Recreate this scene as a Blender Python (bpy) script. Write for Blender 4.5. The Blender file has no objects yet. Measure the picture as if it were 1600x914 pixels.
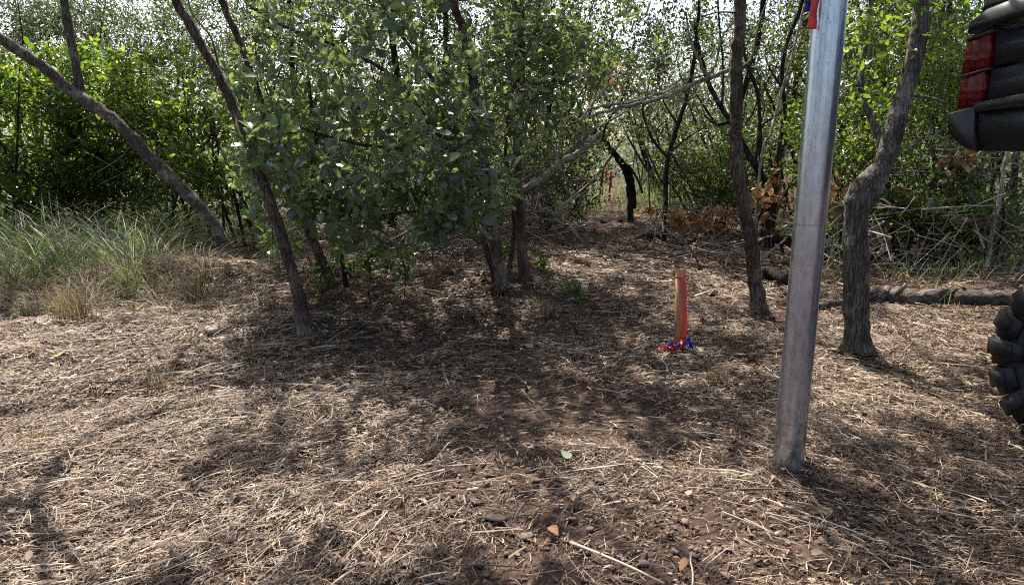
import bpy, math
import numpy as np
from mathutils import Vector

R = math.radians
rng = np.random.default_rng(7)
scene = bpy.context.scene
col = scene.collection

# ------------------------------------------------------------------ camera, sky, sun, exposure
F, CX, CY = 1160.0, 800.0, 457.0          # focal length and centre in photograph pixels (1600 x 914)
PITCH, H = R(10.7), 1.05
cam = bpy.data.cameras.new('camera')
cam.sensor_width = 36.0
cam.lens = 36.0 * F / 1600.0
cam.clip_start, cam.clip_end = 0.05, 2000.0
camo = bpy.data.objects.new('camera', cam)
col.objects.link(camo)
camo.location = (0, 0, H)
camo.rotation_euler = (R(90) - PITCH, 0, 0)
scene.camera = camo

SUN_EL, SUN_AZ = R(54), R(15)             # the sun stands ahead, a little to the left
sun_vec = np.array([-math.sin(SUN_AZ) * math.cos(SUN_EL), math.cos(SUN_AZ) * math.cos(SUN_EL), math.sin(SUN_EL)])
world = bpy.data.worlds.new('World')
scene.world = world
world.use_nodes = True
wn = world.node_tree.nodes
sky = wn.new('ShaderNodeTexSky')
sky.sky_type = 'NISHITA'
sky.sun_disc = False
sky.sun_elevation = SUN_EL
sky.sun_rotation = -SUN_AZ
sky.air_density, sky.dust_density, sky.ozone_density = .8, 3.0, .5
wn['Background'].inputs['Strength'].default_value = 0.15
world.node_tree.links.new(sky.outputs['Color'], wn['Background'].inputs['Color'])
sl = bpy.data.lights.new('sun', 'SUN')
sl.energy = 5.0
sl.angle = R(0.53)
sl.color = (1.0, 0.95, 0.87)
so = bpy.data.objects.new('sun', sl)
col.objects.link(so)
so.rotation_euler = Vector(sun_vec).to_track_quat('Z', 'Y').to_euler()
scene.view_settings.view_transform = 'Standard'
scene.view_settings.look = 'None'
scene.view_settings.gamma = 1.0
scene.view_settings.exposure = 1.2
scene.render.engine = 'CYCLES'
scene.cycles.max_bounces = 7
scene.cycles.diffuse_bounces = 4
scene.cycles.transmission_bounces = 5
scene.cycles.use_denoising = False
scene.cycles.denoising_input_passes = 'RGB_ALBEDO_NORMAL'
scene.cycles.filter_width = 1.1

# ------------------------------------------------------------------ helpers: pixels, terrain, noise
CP, SP = math.cos(PITCH), math.sin(PITCH)


def ray(px, py):
    u, v = (px - CX) / F, (py - CY) / F
    return np.array([u, CP - v * SP, -SP - v * CP])


def at(px, py, Y):
    """the point on the pixel's ray that lies Y metres ahead"""
    d = ray(px, py)
    return np.array([0, 0, H]) + d * (Y / d[1])


def hsh(ix, iy, s):
    a = np.sin(ix * 127.1 + iy * 311.7 + s * 74.7) * 43758.5453
    return a - np.floor(a)


def vnoise(x, y, s=0):
    x, y = np.asarray(x, float), np.asarray(y, float)
    ix, iy = np.floor(x), np.floor(y)
    fx, fy = x - ix, y - iy
    fx, fy = fx * fx * (3 - 2 * fx), fy * fy * (3 - 2 * fy)
    a, b = hsh(ix, iy, s), hsh(ix + 1, iy, s)
    c, d = hsh(ix, iy + 1, s), hsh(ix + 1, iy + 1, s)
    return (a * (1 - fx) + b * fx) * (1 - fy) + (c * (1 - fx) + d * fx) * fy


def flat_foot(px, py):
    d = ray(px, py)
    k = -H / d[2]
    return d[0] * k, d[1] * k


# soil and litter banked up against the trunks and the post
BANKS = [(*flat_foot(a_, b_), r_, h_) for (a_, b_, r_, h_) in ((478, 525, .16, .05), (358, 408, .3, .10), (522, 447, .18, .05), (787, 450, .28, .08), (819, 440, .2, .05),
                                                               (1186, 486, .2, .05), (1341, 548, .22, .05), (1231, 727, .10, .018))]


def th(x, y):
    """height of the ground"""
    x, y = np.asarray(x, float), np.asarray(y, float)
    z = 0.10 * (vnoise(x * .5 + 9, y * .5, 1) - .5) + 0.06 * (vnoise(x * 1.7, y * 1.7, 2) - .5)
    z = z + 0.030 * (vnoise(x * 5, y * 5, 3) - .5) + 0.018 * (vnoise(x * 14, y * 14, 4) - .5)
    z = z + 0.17 * np.exp(-((x + 2.5) / 1.0) ** 2 - ((y - 5.7) / .55) ** 2)          # low berm under the grass
    z = z + 0.10 * np.exp(-((x + 0.4) / 1.2) ** 2 - ((y - 6.6) / 1.0) ** 2)
    for (bx, by, r_, h_) in BANKS:
        z = z + h_ * np.exp(-((x - bx) ** 2 + (y - by) ** 2) / r_ ** 2)
    return z


def gp(px, py):
    """the ground point seen at a pixel"""
    d = ray(px, py)
    z = 0.0
    for _ in range(6):
        p = np.array([0, 0, H]) + d * ((z - H) / d[2])
        z = float(th(p[0], p[1]))
    return p


def to_px(x, y, z):
    dy, dz = y, z - H
    dep = dy * CP - dz * SP
    return CX + F * x / dep, CY - F * (dy * SP + dz * CP) / dep


def unit(v):
    v = np.asarray(v, float)
    return v / np.maximum(np.linalg.norm(v, axis=-1, keepdims=True), 1e-9)


# ------------------------------------------------------------------ helpers: meshes
class Geo:
    def __init__(self):
        self.v, self.f3, self.f4, self.t, self.n = [], [], [], [], 0

    def add(self, v, f4=None, f3=None, tint=0.5):
        v = np.asarray(v, np.float32).reshape(-1, 3)
        if f4 is not None and len(f4):
            self.f4.append(np.asarray(f4, np.int64).reshape(-1, 4) + self.n)
        if f3 is not None and len(f3):
            self.f3.append(np.asarray(f3, np.int64).reshape(-1, 3) + self.n)
        t = np.asarray(tint, np.float32)
        self.t.append(np.full(len(v), t, np.float32) if t.ndim == 0 else t)
        self.v.append(v)
        self.n += len(v)
        return self

    def mesh(self, name, mat, smooth=False):
        me = bpy.data.meshes.new(name)
        v = np.concatenate(self.v)
        f4 = np.concatenate(self.f4) if self.f4 else np.zeros((0, 4), np.int64)
        f3 = np.concatenate(self.f3) if self.f3 else np.zeros((0, 3), np.int64)
        me.vertices.add(len(v))
        me.vertices.foreach_set('co', v.ravel())
        loops = np.concatenate([f4.ravel(), f3.ravel()]).astype(np.int32)
        me.loops.add(len(loops))
        me.loops.foreach_set('vertex_index', loops)
        tot = np.concatenate([np.full(len(f4), 4), np.full(len(f3), 3)]).astype(np.int32)
        st = np.concatenate([[0], np.cumsum(tot)[:-1]]).astype(np.int32)
        me.polygons.add(len(tot))
        me.polygons.foreach_set('loop_start', st)
        me.polygons.foreach_set('loop_total', tot)
        if smooth:
            me.polygons.foreach_set('use_smooth', np.ones(len(tot), bool))
        a = me.attributes.new('tint', 'FLOAT', 'POINT')
        a.data.foreach_set('value', np.concatenate(self.t))
        me.update(calc_edges=True)
        me.validate()
        me.materials.append(mat)
        return me

    def obj(self, name, mat, parent=None, smooth=False, kind=None):
        o = bpy.data.objects.new(name, self.mesh(name, mat, smooth))
        col.objects.link(o)
        if parent is not None:
            o.parent = parent
            o.matrix_parent_inverse = parent.matrix_world.inverted() if False else o.matrix_parent_inverse
            o.location = -Vector(parent.location)
        if kind:
            o['kind'] = kind
        return o


def tag(o, label, cat, group=None, kind=None):
    o['label'] = label
    if cat:
        o['category'] = cat
    if group:
        o['group'] = group
    if kind:
        o['kind'] = kind
    return o


def thing(name, label, cat, loc, group=None):
    """an Empty at the thing's base; parts are built in world coordinates and moved back by its place"""
    o = bpy.data.objects.new(name, None)
    col.objects.link(o)
    o.empty_display_size = .1
    o.location = Vector([float(c) for c in loc])
    return tag(o, label, cat, group)


def spline(pts, n):
    """Catmull-Rom through pts, n samples"""
    p = np.asarray(pts, float)
    if len(p) == 2:
        t = np.linspace(0, 1, n)[:, None]
        return p[0] * (1 - t) + p[1] * t
    q = np.vstack([2 * p[0] - p[1], p, 2 * p[-1] - p[-2]])
    seg = np.linspace(0, len(p) - 1 - 1e-6, n)
    i = seg.astype(int)
    t = (seg - i)[:, None]
    a, b, c, d = q[i], q[i + 1], q[i + 2], q[i + 3]
    return .5 * (2 * b + (c - a) * t + (2 * a - 5 * b + 4 * c - d) * t ** 2 + (3 * b - a - 3 * c + d) * t ** 3)


def tube(G, pts, rad, sides=8, rough=0.0, tint=.5, cap=True, knots=0.0):
    p = np.asarray(pts, float)
    n = len(p)
    rad = np.broadcast_to(np.asarray(rad, float), (n,))
    t = unit(np.gradient(p, axis=0))
    ref = np.array([0.31, 0.83, 0.12])
    a = unit(np.cross(t, ref))
    b = np.cross(t, a)
    th_ = np.linspace(0, 2 * math.pi, sides, endpoint=False)
    rr = rad[:, None] * np.ones((1, sides))
    if rough:
        ph = rng.random(4) * 20
        s = np.arange(n)[:, None]
        rr = rr * (1 + rough * (np.sin(th_[None] * 2 + s * .33 + ph[0]) * .4 + np.sin(th_[None] * 3 - s * .21 + ph[1]) * .3
                                + (rng.random((n, sides)) - .5) * .7))
        if knots:
            rr = rr * (1 + knots * np.maximum(0, np.sin(s * .55 + ph[2])) ** 6)
    v = p[:, None] + rr[..., None] * (np.cos(th_)[None, :, None] * a[:, None] + np.sin(th_)[None, :, None] * b[:, None])
    i = np.arange(n - 1)[:, None] * sides
    j = np.arange(sides)[None]
    k = (j + 1) % sides
    f = np.stack([i + j, i + k, i + sides + k, i + sides + j], -1).reshape(-1, 4)
    v = v.reshape(-1, 3)
    f3 = None
    if cap:
        v = np.vstack([v, p[0:1], p[-1:]])
        jj, kk = np.arange(sides), (np.arange(sides) + 1) % sides
        f3 = np.vstack([np.stack([kk, jj, np.full(sides, n * sides)], -1),
                        np.stack([(n - 1) * sides + jj, (n - 1) * sides + kk, np.full(sides, n * sides + 1)], -1)])
    G.add(v, f, f3, tint)
    return G


# leaf templates: x along the leaf, y across, z the normal
def leaf_template(wid, ts, fold=.22, curl=.15):
    L, M, Rr = [], [], []
    for t, w in zip(ts, wid):
        z = -curl * t * t
        L.append((t, w, z + fold * w))
        M.append((t, 0, z))
        Rr.append((t, -w, z + fold * w))
    v = np.array(L + M + Rr)
    n = len(ts)
    f = []
    for i in range(n - 1):
        f.append((i, n + i, n + i + 1, i + 1))
        f.append((n + i, 2 * n + i, 2 * n + i + 1, n + i + 1))
    return v, np.array(f)


T_BIG = leaf_template([.02, .14, .25, .27, .17, .02], [0, .22, .5, .72, .9, 1.0])
T_MID = (np.array([(0, 0, 0), (.35, .24, .05), (.75, .20, .0), (1, 0, -.1), (.75, -.20, .0), (.35, -.24, .05)], float),
         np.array([(0, 3, 2, 1), (0, 5, 4, 3)]))
T_FINE = (np.array([(0, 0, 0), (.5, .11, .03), (1, 0, -.05), (.5, -.11, .03)], float), np.array([(0, 3, 2, 1)]))
T_FAR = (np.array([(0, 0, 0), (.5, .2, .03), (1, 0, -.05), (.5, -.2, .03)], float), np.array([(0, 3, 2, 1)]))
T_CURL = (np.array([(0, .02, 0), (.3, .22, .10), (.62, .12, .16), (1, .05, -.05), (.8, -.14, .12), (.42, -.20, .02)], float),
          np.array([(0, 3, 2, 1), (0, 5, 4, 3)]))
T_LONG = (np.array([(0, 0, 0), (.35, .15, .04), (.75, .11, -.02), (1, 0, -.14), (.75, -.11, -.02), (.35, -.15, .04)], float),
          np.array([(0, 3, 2, 1), (0, 5, 4, 3)]))


def frame(d, nrm):
    d = unit(d)
    s = unit(np.cross(nrm, d))
    return d, s, np.cross(d, s)


def put(G, tmpl, pos, d, nrm, size, tint):
    tv, tf = tmpl
    d, s, n = frame(d, nrm)
    sz = np.asarray(size)[:, None, None]
    v = pos[:, None] + sz * (tv[None, :, 0:1] * d[:, None] + tv[None, :, 1:2] * s[:, None] + tv[None, :, 2:3] * n[:, None])
    N, m = len(pos), len(tv)
    f = tf[None] + (np.arange(N) * m)[:, None, None]
    G.add(v.reshape(-1, 3), f.reshape(-1, 4), None, np.repeat(np.asarray(tint, np.float32), m))
    return d, s, n


# ------------------------------------------------------------------ materials
def ramp(nt, stops, fac):
    r = nt.nodes.new('ShaderNodeValToRGB')
    while len(r.color_ramp.elements) < len(stops):
        r.color_ramp.elements.new(.5)
    for e, (p, c) in zip(r.color_ramp.elements, stops):
        e.position, e.color = p, (*c, 1)
    nt.links.new(fac, r.inputs['Fac'])
    return r.outputs['Color']


def new_mat(name):
    m = bpy.data.materials.new(name)
    m.use_nodes = True
    nt = m.node_tree
    return m, nt, nt.nodes['Principled BSDF'], nt.nodes['Material Output']


def attr(nt, name='tint'):
    a = nt.nodes.new('ShaderNodeAttribute')
    a.attribute_name = name
    return a.outputs['Fac']


def noise(nt, scale, detail=4, rough=.6, vec=None, dim='3D'):
    n = nt.nodes.new('ShaderNodeTexNoise')
    n.inputs['Scale'].default_value = scale
    n.inputs['Detail'].default_value = detail
    n.inputs['Roughness'].default_value = rough
    if vec is not None:
        nt.links.new(vec, n.inputs['Vector'])
    return n.outputs['Fac']


def coords(nt, scale=(1, 1, 1), kind='Object'):
    tc = nt.nodes.new('ShaderNodeTexCoord')
    mp = nt.nodes.new('ShaderNodeMapping')
    mp.inputs['Scale'].default_value = scale
    nt.links.new(tc.outputs[kind], mp.inputs['Vector'])
    return mp.outputs['Vector']


def bump(nt, bs, fac, strength=.5, dist=.01):
    b = nt.nodes.new('ShaderNodeBump')
    b.inputs['Strength'].default_value = strength
    b.inputs['Distance'].default_value = dist
    nt.links.new(fac, b.inputs['Height'])
    nt.links.new(b.outputs['Normal'], bs.inputs['Normal'])


def mixc(nt, fac, a, b, mode='MIX'):
    m = nt.nodes.new('ShaderNodeMix')
    m.data_type = 'RGBA'
    m.blend_type = mode
    for sock, val in ((m.inputs[0], fac), (m.inputs[6], a), (m.inputs[7], b)):
        if isinstance(val, (int, float)):
            sock.default_value = val
        elif isinstance(val, tuple):
            sock.default_value = (*val, 1)
        else:
            nt.links.new(val, sock)
    return m.outputs[2]


def leaf_mat(name, stops, trans=.45, tgain=(1.9, 2.1, .9), rough=.42, spec=.5):
    m, nt, bs, out = new_mat(name)
    c = ramp(nt, stops, attr(nt))
    v = noise(nt, 45, 2, .5, coords(nt))
    c = mixc(nt, .35, c, ramp(nt, [(.3, (.5, .5, .5)), (.7, (1, 1, 1))], v), 'MULTIPLY')
    nt.links.new(c, bs.inputs['Base Color'])
    bs.inputs['Roughness'].default_value = rough
    bs.inputs['Specular IOR Level'].default_value = spec
    tr = nt.nodes.new('ShaderNodeBsdfTranslucent')
    nt.links.new(mixc(nt, 1.0, c, tgain, 'MULTIPLY'), tr.inputs['Color'])
    mx = nt.nodes.new('ShaderNodeMixShader')
    mx.inputs['Fac'].default_value = trans
    nt.links.new(bs.outputs[0], mx.inputs[1])
    nt.links.new(tr.outputs[0], mx.inputs[2])
    nt.links.new(mx.outputs[0], out.inputs['Surface'])
    return m


def bark_mat(name, dark, mid, light, lichen=.3, scale=(30, 30, 9)):
    m, nt, bs, out = new_mat(name)
    vec = coords(nt, scale)
    n1 = noise(nt, 1.0, 8, .75, vec)
    vo = nt.nodes.new('ShaderNodeTexVoronoi')
    vo.feature = 'DISTANCE_TO_EDGE'
    vo.inputs['Scale'].default_value = 1.6
    nt.links.new(coords(nt, (scale[0], scale[1], scale[2] * .6)), vo.inputs['Vector'])
    crack = ramp(nt, [(.0, (.35, .35, .35)), (.12, (1, 1, 1))], vo.outputs['Distance'])
    c = ramp(nt, [(.32, dark), (.50, mid), (.66, light)], n1)
    c = mixc(nt, .6, c, crack, 'MULTIPLY')
    n2 = noise(nt, 7, 6, .7, coords(nt))
    patch = ramp(nt, [(.52, (0, 0, 0)), (.60, (lichen,) * 3)], n2)
    c = mixc(nt, patch, c, tuple(min(1, x * 1.45 + .05) for x in light))
    n3 = noise(nt, 2.2, 3, .5, coords(nt))
    c = mixc(nt, .7, c, ramp(nt, [(.35, (.6, .58, .56)), (.65, (1.25, 1.22, 1.2))], n3), 'MULTIPLY')
    nt.links.new(c, bs.inputs['Base Color'])
    bs.inputs['Roughness'].default_value = .9
    bs.inputs['Specular IOR Level'].default_value = .2
    hgt = mixc(nt, .5, n1, crack)
    bump(nt, bs, hgt, 1.0, .02)
    return m


def tint_mat(name, stops, rough=.8, spec=.3, trans=0.0):
    m, nt, bs, out = new_mat(name)
    c = ramp(nt, stops, attr(nt))
    v = noise(nt, 60, 3, .6, coords(nt))
    c = mixc(nt, .5, c, ramp(nt, [(.25, (.45, .45, .45)), (.7, (1, 1, 1))], v), 'MULTIPLY')
    nt.links.new(c, bs.inputs['Base Color'])
    bs.inputs['Roughness'].default_value = rough
    bs.inputs['Specular IOR Level'].default_value = spec
    if trans:
        tr = nt.nodes.new('ShaderNodeBsdfTranslucent')
        nt.links.new(c, tr.inputs['Color'])
        mx = nt.nodes.new('ShaderNodeMixShader')
        mx.inputs['Fac'].default_value = trans
        nt.links.new(bs.outputs[0], mx.inputs[1])
        nt.links.new(tr.outputs[0], mx.inputs[2])
        nt.links.new(mx.outputs[0], out.inputs['Surface'])
    return m


def plain_mat(name, c, rough=.5, metal=0.0, spec=.5, var=.25, scale=20, bmp=0.0):
    m, nt, bs, out = new_mat(name)
    n = noise(nt, scale, 4, .6, coords(nt))
    lo = tuple(x * (1 - var) for x in c)
    hi = tuple(min(1, x * (1 + var)) for x in c)
    nt.links.new(ramp(nt, [(.3, lo), (.7, hi)], n), bs.inputs['Base Color'])
    bs.inputs['Roughness'].default_value = rough
    bs.inputs['Metallic'].default_value = metal
    bs.inputs['Specular IOR Level'].default_value = spec
    if bmp:
        bump(nt, bs, n, bmp, .004)
    return m


M = {}
M['bush'] = leaf_mat('broad leaf green', [(0, (.058, .076, .048)), (.5, (.098, .122, .076)), (.8, (.135, .160, .092)), (1, (.23, .23, .08))],
                     .45, (2.1, 2.45, 1.1), .26, .8)
M['shrub'] = leaf_mat('bright shrub leaf', [(0, (.034, .058, .018)), (.5, (.066, .106, .026)), (.88, (.108, .150, .034)), (1, (.22, .22, .06))],
                      .55, (2.6, 2.7, .9), .36, .55)
M['dusk_shrub'] = leaf_mat('dull shrub leaf', [(0, (.034, .050, .022)), (.6, (.062, .088, .034)), (1, (.12, .14, .055))], .5, (2.5, 2.5, 1.1), .42, .45)
M['fine'] = leaf_mat('feathery leaf', [(0, (.045, .062, .032)), (.6, (.078, .10, .050)), (1, (.13, .15, .08))], .42, (1.8, 1.9, 1.2), .55, .35)
M['dead_leaf'] = leaf_mat('withered leaf', [(0, (.17, .095, .045)), (.6, (.33, .19, .095)), (1, (.48, .34, .20))], .35, (1.25, 1.0, .8), .7, .3)
M['grass'] = leaf_mat('grey green grass', [(0, (.042, .062, .026)), (.5, (.085, .115, .048)), (.8, (.20, .215, .12)), (1, (.46, .41, .29))], .42, (1.7, 1.9, 1.0), .5, .35)
M['dry_grass'] = leaf_mat('dry grass', [(0, (.10, .075, .042)), (.5, (.24, .185, .10)), (1, (.42, .35, .23))], .3, (1.2, 1.1, .8), .6, .35)
M['straw'] = tint_mat('straw', [(0, (.044, .026, .017)), (.3, (.128, .079, .050)), (.55, (.265, .180, .115)), (.8, (.47, .355, .245)), (1, (.68, .575, .44))], .6, .3, .12)
M['litter'] = tint_mat('leaf litter', [(0, (.055, .031, .020)), (.4, (.16, .090, .055)), (.7, (.29, .185, .115)), (.95, (.52, .42, .31)), (1, (.40, .18, .07))], .75, .3, .15)
M['stone'] = tint_mat('stone chips', [(0, (.075, .050, .040)), (.5, (.17, .120, .096)), (.85, (.27, .205, .17)), (1, (.44, .39, .34))], .95, .1)
M['twig'] = tint_mat('dead twig', [(0, (.05, .037, .028)), (.5, (.15, .115, .088)), (1, (.46, .40, .33))], .85, .2)
M['bark_brown'] = bark_mat('brown bark', (.045, .029, .020), (.105, .070, .050), (.19, .138, .105), .4)
M['bark_grey'] = bark_mat('grey bark', (.055, .045, .037), (.13, .108, .088), (.24, .205, .172), .6)
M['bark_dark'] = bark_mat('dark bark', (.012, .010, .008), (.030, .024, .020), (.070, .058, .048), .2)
M['bark_pale'] = bark_mat('pale dead wood', (.16, .125, .095), (.32, .265, .215), (.50, .44, .37), .4)

# ------------------------------------------------------------------ the ground
def soil_material():
    m, nt, bs, out = new_mat('soil')
    vec = coords(nt, (1, 1, 1))
    n1 = noise(nt, 2.2, 6, .65, vec)
    n2 = noise(nt, 55, 5, .7, vec)
    c = ramp(nt, [(.3, (.044, .027, .019)), (.55, (.094, .058, .041)), (.75, (.165, .108, .078))], n1)
    c2 = ramp(nt, [(.35, (.35, .35, .35)), (.6, (1, 1, 1)), (.75, (1.9, 1.8, 1.7))], n2)
    nt.links.new(mixc(nt, .8, c, c2, 'MULTIPLY'), bs.inputs['Base Color'])
    bs.inputs['Roughness'].default_value = .95
    bs.inputs['Specular IOR Level'].default_value = .15
    bump(nt, bs, n2, .9, .012)
    return m


def axis_steps(lo, hi, fine_lo, fine_hi, step):
    a = list(np.arange(fine_lo, fine_hi, step))
    s, x = step, fine_hi
    while x < hi:
        a.append(x)
        s *= 1.25
        x += s
    a.append(hi)
    s, x, pre = step, fine_lo - step, []
    while x > lo:
        pre.append(x)
        s *= 1.25
        x -= s
    pre.append(lo)
    return np.array(pre[::-1] + a)


gx = axis_steps(-600, 600, -3.6, 3.6, .035)
gy = axis_steps(-300, 900, 1.0, 8.0, .035)
XX, YY = np.meshgrid(gx, gy)
ZZ = th(XX, YY)
nx, ny = len(gx), len(gy)
ii = (np.arange(ny - 1)[:, None] * nx + np.arange(nx - 1)[None]).ravel()
g = Geo().add(np.stack([XX, YY, ZZ], -1).reshape(-1, 3), np.stack([ii, ii + 1, ii + 1 + nx, ii + nx], -1))
ground = g.obj('ground', soil_material(), smooth=True)
tag(ground, 'brown stony soil of the woodland clearing and trail', None, kind='structure')


# ------------------------------------------------------------------ where sunlight reaches the ground
LIT = [(150, 610, 270, 95, .95), (40, 740, 200, 60, .7), (330, 540, 110, 45, .5), (960, 440, 130, 32, .85), (1110, 470, 130, 26, .55),
       (1450, 520, 180, 55, .85), (1330, 610, 90, 45, .55), (1520, 640, 130, 25, .6), (480, 860, 330, 60, .42), (960, 850, 220, 75, .60),
       (700, 770, 220, 40, .35), (1160, 770, 110, 45, .6), (1290, 880, 90, 50, .5), (930, 352, 70, 10, .35), (950, 290, 60, 22, 1.0),
       (660, 425, 70, 14, .3), (120, 880, 260, 60, .55), (850, 720, 120, 30, .25),
       (760, 600, 340, 80, -.6), (650, 490, 210, 50, -.6), (1030, 625, 180, 65, -.6), (930, 385, 120, 24, -.6), (1480, 750, 220, 65, -.55),
       (1120, 560, 110, 28, -.4), (330, 680, 150, 40, -.25), (450, 610, 90, 40, -.3), (180, 700, 260, 30, -.2), (1420, 400, 200, 40, .5), (60, 350, 330, 60, .55), (930, 362, 150, 26, -.5)]


def lit_want(x, y):
    px, py = to_px(x, np.maximum(y, .9), 0.0)
    v = np.full(np.shape(px), .28)
    for (cx, cy, rx, ry, w) in LIT:
        v = v + w * np.exp(-((px - cx) / rx) ** 2 - ((py - cy) / ry) ** 2)
    return np.clip(v, .10, .98)


def sun_foot(p):
    k = p[..., 2] / sun_vec[2]
    return p[..., 0] - sun_vec[0] * k, p[..., 1] - sun_vec[1] * k


def shade_keep(p):
    """leaves stay where the photograph shows shade under them: gaps of the canopy follow the sun flecks"""
    sx, sy = sun_foot(p)
    w = lit_want(sx, sy)
    n = .55 * vnoise(sx * 3.1, sy * 2.4, 21) + .45 * vnoise(sx * 8, sy * 6, 22)
    n = np.clip((n - .5) * 1.9 + .5, 0, 1)
    return n > w


# ------------------------------------------------------------------ trees
def px_path(pts, Y, dY=0.0):
    """photograph pixels -> points on a stem that rises from (about) Y metres ahead"""
    n = len(pts)
    return np.array([at(x, y, Y + dY * i / max(1, n - 1)) for i, (x, y) in enumerate(pts)])


def stem_radius(px_width, Y):
    return px_width * .5 / F * (Y * CP + .1)


def twigs_to(G, nodes, nrad, targets, jit=.12, thick=1.0, droop=.05, tint=.4, sides=3, maxr=.012):
    """join each target to the nearest wood already there by a bent, tapering twig"""
    P = [np.asarray(nodes, float)]
    allp = np.asarray(nodes, float)
    rad = np.asarray(nrad, float)
    d0 = np.array([np.min(np.linalg.norm(allp - t, axis=1)) for t in targets]) if len(targets) else []
    ends = []
    for i in np.argsort(d0):
        t = targets[i]
        d = np.linalg.norm(allp - t, axis=1)
        d = d + .5 * np.maximum(0, allp[:, 2] - t[2])
        k = int(np.argmin(d))
        a = allp[k]
        L = np.linalg.norm(t - a)
        if L < .02:
            ends.append((i, np.array([0, 0, 1.0])))
            continue
        n = int(np.clip(L / .12, 3, 8))
        mid = (a + t) / 2 + rng.normal(0, jit * L, 3) + np.array([0, 0, droop * L])
        pts = spline([a, mid, t], n)
        r0 = min(maxr, max(.0022, .35 * rad[k], .0035 + .006 * L)) * thick
        rr = np.linspace(r0, max(.0012, r0 * .3), n)
        tube(G, pts, rr, sides, tint=np.float32(np.clip(tint + rng.normal(0, .15), 0, 1)), cap=False)
        allp = np.vstack([allp, pts[1:]])
        rad = np.concatenate([rad, rr[1:]])
        ends.append((i, unit(pts[-1] - pts[-2])))
    dirs = np.zeros((len(targets), 3))
    for i, d in ends:
        dirs[i] = d
    return dirs


def leaf_cloud(G, C, dirs, tmpl, n, spread, size, tint=(.45, .22), up=.6, out=.8, flat=.7, keep=None, sd=.22, hang=0.0):
    K = len(C)
    if not K:
        return
    base = np.repeat(C, n, 0)
    dd = np.repeat(dirs, n, 0)
    N = len(base)
    back = rng.random(N)[:, None] * spread
    pos = base - dd * back + rng.normal(0, spread * .30, (N, 3))
    rnd = rng.normal(0, 1, (N, 3))
    d = unit(dd * .5 + out * rnd + np.array([0, 0, up - hang]))
    nr = unit(np.array([0, 0, 1.0]) * flat + rng.normal(0, .6, (N, 3)))
    if keep is not None:
        m = keep(pos)
        pos, d, nr = pos[m], d[m], nr[m]
        N = len(pos)
    if N:
        ct = np.repeat(rng.normal(0, .12, K), n)
        ct = ct[m] if keep is not None else ct
        put(G, tmpl, pos, d, nr, size * np.clip(rng.normal(1, sd, N), .45, 1.6),
            np.clip(rng.normal(tint[0], tint[1], N) + ct, 0, 1))


class Tree:
    def __init__(self, name, label, base, bark, group=None, cat='tree'):
        self.o = thing(name, label, cat, base, group)
        self.bark = bark
        self.nodes, self.rad = [], []

    def stem(self, pts, r0, r1, name='trunk', n=None, sides=9, rough=.16, flare=0.0, knots=.12):
        n = n or int(max(8, len(pts) * 7))
        p = spline(pts, n)
        wob = rng.normal(0, min(r0, r1) * .10, (n, 3))
        wob[0] = wob[-1] = 0
        p = p + wob
        r = (r0 + (r1 - r0) * np.linspace(0, 1, n) ** .9) * .84
        if flare:
            r = r * (1 + (flare + .35) * np.exp(-np.linspace(0, 1, n) * 26))
        g_ = tube(Geo(), p, r, sides, rough, knots=knots)
        g_.obj(name, M[self.bark], self.o, smooth=True)
        self.nodes.append(p[n // 6:] if name == 'trunk' else p)
        self.rad.append(r[n // 6:] if name == 'trunk' else r)
        return p

    def crown(self, targets, leafm, tmpl, n, spread, size, twig_mat='twig', keep=None, name='crown', twig_tint=.3, thick=1.0, **kw):
        targets = np.asarray(targets, float)
        nodes, rad = np.vstack(self.nodes), np.concatenate(self.rad)
        gt, gl = Geo(), Geo()
        dirs = twigs_to(gt, nodes, rad, targets, tint=twig_tint, thick=thick)
        if gt.n:
            gt.obj('twigs', M[twig_mat], self.o, kind='stuff')
        leaf_cloud(gl, targets, dirs, tmpl, n, spread, size, keep=keep, **kw)
        if gl.n:
            gl.obj(name, M[leafm], self.o, kind='stuff')
        return dirs


def blob_px(cx, cy, rx, ry, Y0, Y1, n, pw=.5):
    """cluster centres in a blob seen around a pixel, between two distances"""
    out = []
    while len(out) < n:
        a = rng.random() * 2 * math.pi
        r = rng.random() ** pw
        p = at(cx + rx * r * math.cos(a), cy + ry * r * math.sin(a), rng.uniform(Y0, Y1))
        if p[2] > th(p[0], p[1]) + .06:
            out.append(p)
    return np.array(out)


def ball(c, r, n, pw=.45):
    d = unit(rng.normal(0, 1, (n, 3)))
    p = np.asarray(c) + d * np.asarray(r) * (rng.random(n) ** pw)[:, None]
    if n > 60:
        p = p[.6 * vnoise(p[:, 0] * 2.6 + p[:, 1], p[:, 2] * 2.8 + .4 * p[:, 1], 61) + .4 * vnoise(p[:, 0] * 6, p[:, 2] * 6 + p[:, 1], 62) > .35]
    return p[p[:, 2] > th(p[:, 0], p[:, 1]) + .05]


def fix_base(px, py):
    p = gp(px, py)
    return p, p[1]


CANOPY = []          # (tree, foot x, foot y) that share the canopy above the frame

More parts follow.
